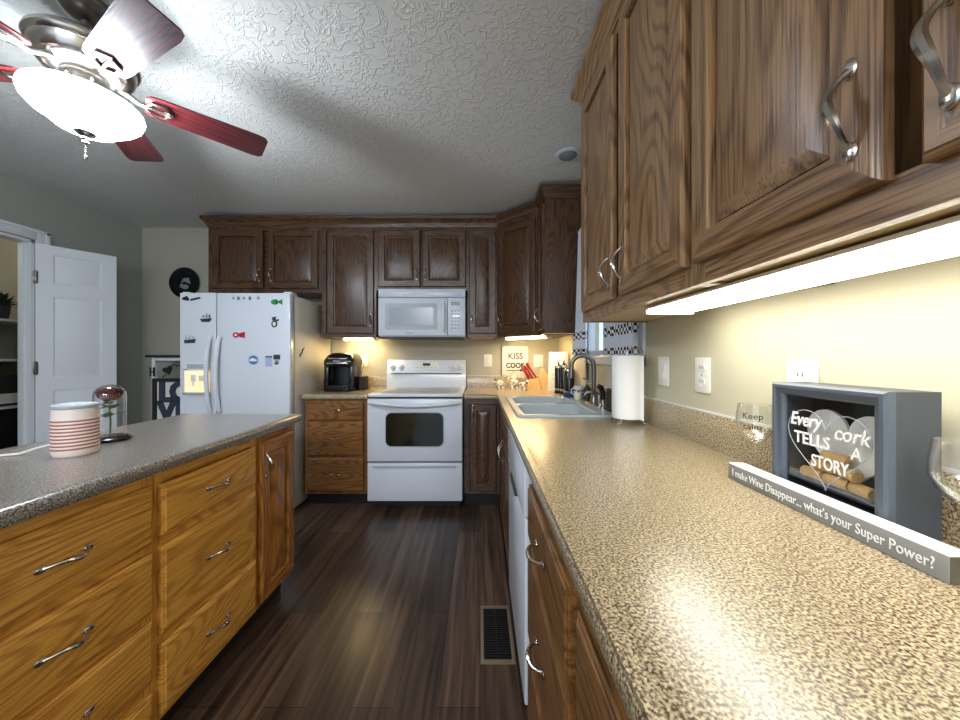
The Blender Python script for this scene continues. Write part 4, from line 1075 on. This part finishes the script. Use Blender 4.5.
# ---------------------------------------------------------------- wine sign, shadow box, glasses
r = empty('block_sign', (.617, .455, CT + .0003), 'long grey wooden block sign about making wine disappear on the right counter', 'sign', PI / 2)
BLn = .405
MB().box(0, BLn, -.037, 0, 0, .037, bev=.0012).build('block', M_bar, r)
MB().box(.0008, BLn - .0008, -.0365, -.0005, .0368, .0375).build('top_face', M_bartop, r)
MB().box(-.0006, .0003, -.036, -.001, .001, .036).build('end_face', M_barend, r)
t = text_mesh('I make Wine Disappear... what\u2019s your Super Power?', .024, M_text, 'lettering', r, (BLn / 2, .0004, .0185), (PI / 2, 0, PI))
wd = max(v.co.x for v in t.data.vertices) - min(v.co.x for v in t.data.vertices)
for v in t.data.vertices: v.co.x *= (BLn - .03) / wd

# shadow box: local front faces -y, local x runs toward the camera
SBW, SBH, SBD = .230, .243, .083
r = empty('shadow_box', (.668, .790, CT + .0003), 'slate blue shadow box with a heart window leaning close to the right wall', 'shadow box', -PI / 2 - .03)
b = MB()
b.box(0, .012, .012, SBD, 0, SBH).box(SBW - .012, SBW, .012, SBD, 0, SBH).box(.012, SBW - .012, .012, SBD, 0, .012).box(.012, SBW - .012, .012, SBD, SBH - .012, SBH)
b.build('box_sides', M_shadow, r)
MB().box(.012, SBW - .012, SBD - .006, SBD - .001, .012, SBH - .012).build('back_panel', M_teal, r)
fr = [(0, .012), (0, 0), (.004, -.004), (.010, -.004), (.014, 0), (.022, .002), (.026, .008), (.026, .012)]
b = MB().loops([[(i, f, i), (SBW - i, f, i), (SBW - i, f, SBH - i), (i, f, SBH - i)] for i, f in fr], cap1=False)
b.build('front_frame', M_frameb, r)
def heart(cx, cz, s, n=40):
    P = []
    for i in range(n):
        t = 2 * PI * i / n
        P.append((cx + s * 16 * math.sin(t) ** 3 / 16, cz + s * (13 * math.cos(t) - 5 * math.cos(2 * t) - 2 * math.cos(3 * t) - math.cos(4 * t)) / 16))
    return P
MB().prism(heart(SBW / 2, SBH / 2 + .004, .088), .052, .058, 'y').build('heart_panel', M_heart, r)
g = MB().box(.02, SBW - .02, .010, .0118, .02, SBH - .02).build('front_glass', M_pane, r)
hp = heart(SBW / 2, SBH / 2 + .006, .084)
MB().tube([(p[0], .0092, p[1]) for p in hp], .0007, 5, closed=True).build('heart_outline', M_lgrey, g)
MB().box(.014, SBW - .014, .016, .050, .040, .044).build('inner_ledge', M_frameb, r)
for tx, sz, x, z, sh, bo, xs in (('Every', .038, .070, .168, .25, .0008, .8), ('cork', .040, .162, .156, .25, .0003, .85), ('TELLS', .034, .085, .130, 0, .0005, .9), ('A', .032, .172, .124, 0, 0, .9), ('STORY', .034, .122, .090, 0, .0003, .7)):
    text_mesh(tx, sz, M_text, 'lettering', g, (x, .0090, z), (PI / 2, 0, 0), shear=sh, xs=xs, bold=bo)
# corks lying inside the box
rnd = random.Random(3)
base = Matrix.Translation((.668, .790, CT + .0003)) @ Matrix.Rotation(-PI / 2 - .03, 4, 'Z')
cks = [(.062, .034, .0555, 0), (.112, .035, .0555, .12), (.160, .034, .0555, -.15), (.086, .035, .0778, .2), (.134, .034, .0778, -.2), (.108, .035, .100, .25)]
cork0 = None
for i, (x, y, z, tz) in enumerate(cks):
    p = base @ Vector((x, y, z))
    if cork0 is None:
        cork0 = MB().tube([(-.021, 0, 0), (-.019, 0, 0), (.019, 0, 0), (.021, 0, 0)], [.0098, .011, .011, .0098], 16).build('wine_cork', M_cork); o = cork0
    else: o = cork0.copy(); COL.objects.link(o)
    o.location = p; o.rotation_euler = (0, 0, -PI / 2 - .03 + tz)
    tag(o, 'tan wine cork in the pile inside the shadow box', 'cork', 'wine corks in the shadow box')

def wineglass(x, y, label, words, ang0):
    r = empty('wine_glass', (x, y, CT + .0003), label, 'glass')
    k = .178
    prof = [(0, 0), (.033, 0), (.034, .002), (.02, .005), (.006, .010), (.0035, .02), (.0035, .072), (.006, .080), (.020, .090), (.034, .105), (.0415, .125), (.041, .15), (.0365, .178)]
    inn = [(.0355, .178), (.040, .15), (.0405, .125), (.033, .1063), (.019, .0925), (0, .083)]
    MB().lathe(prof + inn, (0, 0, 0), 40).build('glass_body', M_wine, r)
    MB().tube([(0, 0, .01), (0, 0, .078)], .0032, 10).build('stem_core', M_wine, r)
    for i, wd_ in enumerate(words):
        t = text_mesh(wd_, .021, M_inkb, 'lettering', r, (0, 0, 0), (0, 0, 0))
        z0 = .152 - .026 * i; R0 = .0425 - (.001 if i == 0 else 0)
        for v in t.data.vertices:
            a = ang0 + v.co.x / R0; zz_ = z0 + v.co.y
            v.co = Vector(((R0 + v.co.z * .3) * math.cos(a), (R0 + v.co.z * .3) * math.sin(a), zz_))
    return r
wineglass(.705, .885, 'stemmed wine glass with black lettering left of the shadow box', ['Keep', 'calm'], math.radians(-138))
wineglass(.702, .492, 'stemmed wine glass with black lettering at the right edge past the shadow box', ['n k'], math.radians(-140))

# ---------------------------------------------------------------- things on the island
r = empty('candle_warmer', (-1.256, 1.075, CT + .0003), 'pale ribbed wax warmer with terracotta stripes on the island', 'wax warmer')
R0 = .0505; pr = [(0, 0), (R0 * .93, 0), (R0 * .97, .004), (R0, .012)]
for i in range(9):
    z = .022 + i * .0105; pr += [(R0, z), (R0 + .0012, z + .0035), (R0 + .0012, z + .0065), (R0, z + .0095)]
pr += [(R0, .122), (R0 * .99, .138), (R0 * .93, .142), (0, .142)]
MB().lathe(pr, (0, 0, 0), 56).build('body', M_pink, r)
for i in range(9):
    z = .022 + i * .0105
    MB().lathe([(R0 - .001, z - .0026), (R0 + .0008, z - .0026), (R0 + .0008, z + .0026), (R0 - .001, z + .0026)], (0, 0, 0), 56).build('stripe', M_stripe, r)
MB().lathe([(0, .142), (R0 * .96, .142), (R0 * 1.02, .146), (R0 * 1.02, .152), (R0 * .96, .155), (R0 * .8, .150), (R0 * .3, .147), (0, .147)], (0, 0, 0), 48).build('dish', M_lgrey, r)
for k in range(3):
    a = 2 * PI * k / 3 + .5
pw = [(-.048, -.005, .012), (-.09, -.02, .006), (-.15, -.02, .0045), (-.22, -.06, .004), (-.285, -.09, .0035)]
MB().tube([(x, y, z) for x, y, z in [pw[0], (-.068, -.012, .03), (-.095, -.02, .022)] + pw[2:]], .0032, 8).build('power_cord', M_plate, r)

r = empty('rose_cloche', (-1.332, 1.245, CT + .0003), 'glass dome holding a dark red rose on a black base on the island', 'cloche')
MB().lathe([(0, 0), (.054, 0), (.058, .004), (.058, .010), (.052, .015), (.048, .017), (0, .017)], (0, 0, 0), 48).build('base', M_black, r)
R1 = .043; pr = [(R1, .0172)] + [(R1, .16)] + [(R1 * math.cos(a), .16 + R1 * .95 * math.sin(a)) for a in [PI / 2 * i / 8 for i in range(1, 8)]] + [(0, .16 + R1 * .95)]
R2 = R1 - .0015; inn = [(0, .16 + R2 * .95)] + [(R2 * math.cos(a), .16 + R2 * .95 * math.sin(a)) for a in [PI / 2 * i / 8 for i in range(7, 0, -1)]] + [(R2, .16), (R2, .0172)]
MB().lathe(pr + inn, (0, 0, 0), 48).build('glass_dome', M_dome, r)
ro = empty('rose', (-1.332, 1.245, CT + .0003 + .0172), 'dark red rose with green leaves standing inside the glass dome', 'rose')
MB().tube([(0, 0, 0), (.003, 0, .05), (-.002, 0, .10), (0, 0, .138)], .0026, 8).build('stem', M_leaf, ro)
def petal(a, tilt, rr, zc, sc):
    b = MB(); n = 6; rows = []
    for j in range(4):
        v = j / 3; row = []
        for i in range(n + 1):
            u = i / n * 2 - 1
            wv = math.sin(PI * (.15 + .75 * v)) * sc * .022
            rad = rr * (.3 + .7 * v) + tilt * v * v
            row.append((rad - .006 * u * u * v, u * wv, zc + sc * .034 * v - tilt * .7 * v * v))
        rows.append(row)
    th = .0006; vs = [p for row in rows for p in row]; m_ = n + 1; k_ = len(vs)
    vs += [(p[0] + th, p[1], p[2] + th) for p in vs]; fs = []
    for j in range(3):
        for i in range(n):
            o = j * m_ + i; fs += [(o, o + 1, o + m_ + 1, o + m_), (k_ + o, k_ + o + m_, k_ + o + m_ + 1, k_ + o + 1)]
    for i in range(n): fs += [(i, k_ + i, k_ + i + 1, i + 1), (3 * m_ + i, 3 * m_ + i + 1, k_ + 3 * m_ + i + 1, k_ + 3 * m_ + i)]
    for j in range(3): fs += [(j * m_, (j + 1) * m_, k_ + (j + 1) * m_, k_ + j * m_), (j * m_ + n, k_ + j * m_ + n, k_ + (j + 1) * m_ + n, (j + 1) * m_ + n)]
    b._faces(vs, fs); b.xf(Matrix.Rotation(a, 4, 'Z')); return b
for ring, (cnt, tilt, rr, sc) in enumerate(((3, 0, .006, 1.15), (5, .006, .014, 1.3), (6, .014, .020, 1.45), (7, .018, .024, 1.4))):
    for i in range(cnt):
        petal(2 * PI * i / cnt + ring * .5, tilt, rr, .134 - .003 * ring, sc).build('petal', M_rose, ro, ang=60)
MB().ball((0, 0, .136), .011, 0, 12).build('sepal', M_leaf, ro)
for i, (a, z, l, up) in enumerate(((2.6, .112, .036, .008), (-.4, .10, .036, .014), (3.4, .085, .038, -.016), (.3, .07, .036, .010), (-1.8, .11, .036, -.010), (1.6, .095, .034, .012), (-2.6, .10, .036, .016), (-1.1, .085, .036, -.014))):
    b = MB().loops([[(0, -.001, z), (l * .35, -.015, z + up * .5), (l * .7, -.013, z + up * .9), (l, 0, z + up), (l * .7, .013, z + up * .9), (l * .35, .015, z + up * .5), (0, .001, z)], [(0, -.001, z + .001), (l * .35, -.015, z + .001 + up * .5), (l * .7, -.013, z + .001 + up * .9), (l, 0, z + .001 + up), (l * .7, .013, z + .001 + up * .9), (l * .35, .015, z + .001 + up * .5), (0, .001, z + .001)]], cap0=True)
    b.xf(Matrix.Rotation(a, 4, 'Z')); b.build('leaf', M_leaf, ro)

# ---------------------------------------------------------------- left back: rack, love frame, wall plate
HX0, HX1, HY0, HY1 = -2.865, -2.375, 3.02, 3.36
r = empty('display_rack', (HX0, HY0, 0), 'open white wooden rack with a black top beside the refrigerator', 'rack'); W_ = HX1 - HX0; D_ = HY1 - HY0
MB().box(-.035, W_ + .035, -.025, D_ + .01, 1.212, 1.232, bev=.002).build('top_board', M_blackm, r)
for x in (0, W_ - .025):
    for y in (0, D_ - .025): MB().box(x, x + .025, y, y + .025, 0, 1.212).build('post', M_white, r)
MB().box(.025, W_ - .025, .003, .022, 1.185, 1.212).box(.025, W_ - .025, .003, .022, .10, .14).build('front_rail', M_white, r)
MB().box(.0, W_, .025, D_ - .025, .12, .14).box(0, W_, .025, D_ - .025, .50, .52).build('shelf', M_white, r)
z0 = 1.185
sc = MB().tube([(.025, .012, z0 - .012), (W_ - .025, .012, z0 - .012)], .003, 6).tube([(W_ / 2, .012, z0), (W_ / 2, .012, z0 - .14)], .003, 6)
sc.build('scroll_bar', M_blackm, r)
def vheart(cx, cz, s, rot, y0=.006, y1=.016):
    P = heart(0, 0, s, 24); c, s_ = math.cos(rot), math.sin(rot)
    return MB().prism([(cx + p[0] * c - p[1] * s_, cz + p[0] * s_ + p[1] * c) for p in P], y0, y1, 'y')
for q in (-1, 1):
    hx_ = W_ / 2 + q * .115
    h = vheart(hx_, z0 - .085, .042, -q * .35).build('heart_ornament', M_blackm, r)
    MB().tube([(hx_ - q * .02, .012, z0 - .055), (W_ / 2 + q * .06, .012, z0 - .035), (W_ / 2 + q * .03, .012, z0 - .05), (W_ / 2 + q * .005, .012, z0 - .042)], .004, 6).tube([(hx_ + q * .01, .012, z0 - .12), (hx_ + q * .05, .012, z0 - .15)], .004, 6).build('scroll', M_blackm, h)
MB().box(-.012, -.002, -.008, -.001, 1.045, 1.125).box(.016, .028, -.008, -.001, 1.045, 1.125).box(-.002, .016, -.008, -.001, 1.08, 1.092).build('letter_ornament', M_blackm, r)
# framed LOVE panel in front of the rack posts, standing on its shelf
r = empty('love_frame', (HX0 + .035, HY0 - .035, .52), 'black square frame with dark LOVE letters over two lines in the white rack', 'sign')
fw, f0, f1 = .42, .07, .51
b = MB(); T = .028
b.box(0, fw, 0, .03, f0, f0 + T).box(0, fw, 0, .03, f1 - T, f1).box(0, T, 0, .03, f0 + T, f1 - T).box(fw - T, fw, 0, .03, f0 + T, f1 - T)
b.build('frame', M_blackm, r)
MB().box(T, fw - T, .018, .028, f0 + T, f1 - T).build('backing', M_sign, r)
M_love = plain('dark_slate_letter', (44, 52, 66), .6)
for ch_, x, z in (('L', .105, .385), ('O', .24, .385), ('V', .115, .215), ('E', .25, .215)):
    text_mesh(ch_, .235, M_love, 'letter_' + ch_.lower(), r, (x, .012, z), (PI / 2, 0, 0), ext=.006, bold=.012)
c = px(186, 283, YB)
r = empty('wall_plate', (c[0], YB - .0005, c[2]), 'round black decorative plate hung on the wall above the refrigerator edge', 'plate')
b = MB().lathe([(0, 0), (.10, 0), (.145, .014), (.150, .020), (.144, .022), (.10, .010), (0, .006)], (0, 0, 0), 48); b.xf(Matrix.Rotation(PI / 2, 4, 'X')); b.build('dish', M_black, r)
b = MB().prism([(-.045, -.01), (-.02, .045), (.035, .05), (.055, -.01), (.02, .0), (-.01, .015)], -.009, -.0062, 'y').prism(ell(.0, -.04, .035, .024), -.0092, -.0062, 'y').prism(ell(-.035, -.03, .018, .02), -.0094, -.0062, 'y')
b.build('painted_scene', M_grey, r)

# pantry shelves seen through the doorway
PX0, PX1 = XL - .898, XL - .45
for z, nm in ((.46, 'lowest'), (.80, 'second'), (1.18, 'third'), (1.50, 'upper')):
    o = MB().box(PX0, PX1, 1.702, 2.998, z, z + .02).build('pantry_shelf', M_white); tag(o, nm + ' white shelf in the pantry behind the open door', 'shelf')
pf = MB().tube([(0, 0, 0), (0, 0, .05), (0, 0, .12)], [.05, .06, .065], 14).build('foliage_basket', M_darkbox, None, (XL - .60, 2.82, 1.5203)); tag(pf, 'dark woven basket with foliage on the pantry top shelf', 'basket')
rnd = random.Random(5); b = MB()
for i in range(150):
    a = rnd.uniform(0, 2 * PI); e = rnd.uniform(.1, 1.4); L_ = rnd.uniform(.06, .15)
    d = Vector((math.cos(a) * math.cos(e), math.sin(a) * math.cos(e), math.sin(e)))
    s_ = Vector((-d.y, d.x, 0)).normalized() * .016; p0 = Vector((0, 0, .10))
    b.loops([[p0 - s_ * .2, p0 + d * L_ * .6 - s_, p0 + d * L_, p0 + d * L_ * .6 + s_], [p0 - s_ * .2 + Vector((0, 0, .001)), p0 + d * L_ * .6 - s_ + Vector((0, 0, .002)), p0 + d * L_ + Vector((0, 0, .001)), p0 + d * L_ * .6 + s_ + Vector((0, 0, .002))]], cap0=True)
b.build('foliage', plain('dark_foliage', (34, 40, 36), .7, var=.4, bscale=50), pf)
r = empty('storage_box', (XL - .58, 2.80, .8205), 'dark cardboard box with a white label on a pantry shelf', 'box')
MB().box(-.10, .10, -.16, .16, 0, .24, bev=.003).build('carton', M_darkbox, r)
MB().box(.1002, .1012, -.10, .06, .02, .10).build('white_label', M_plate, r)
o = MB().box(-.12, .12, -.3, .3, 0, .30, bev=.01).build('storage_bin', M_toe, None, (XL - .6, 2.66, .4805)); tag(o, 'dark brown bin on the lowest pantry shelf', 'bin')

r = empty('pantry_fill_light', (XL - .5, 2.4, CEIL), 'small round fill light added unseen on the pantry ceiling', 'light')  # unseen lamp added to brighten the pantry
MB().lathe([(0, -.0005), (.07, -.0005), (.075, -.012), (.055, -.035), (0, -.042)], (0, 0, 0), 28).build('fill_dome', emis('pantry_fill_glow', (255, 246, 228), 40.0), r)
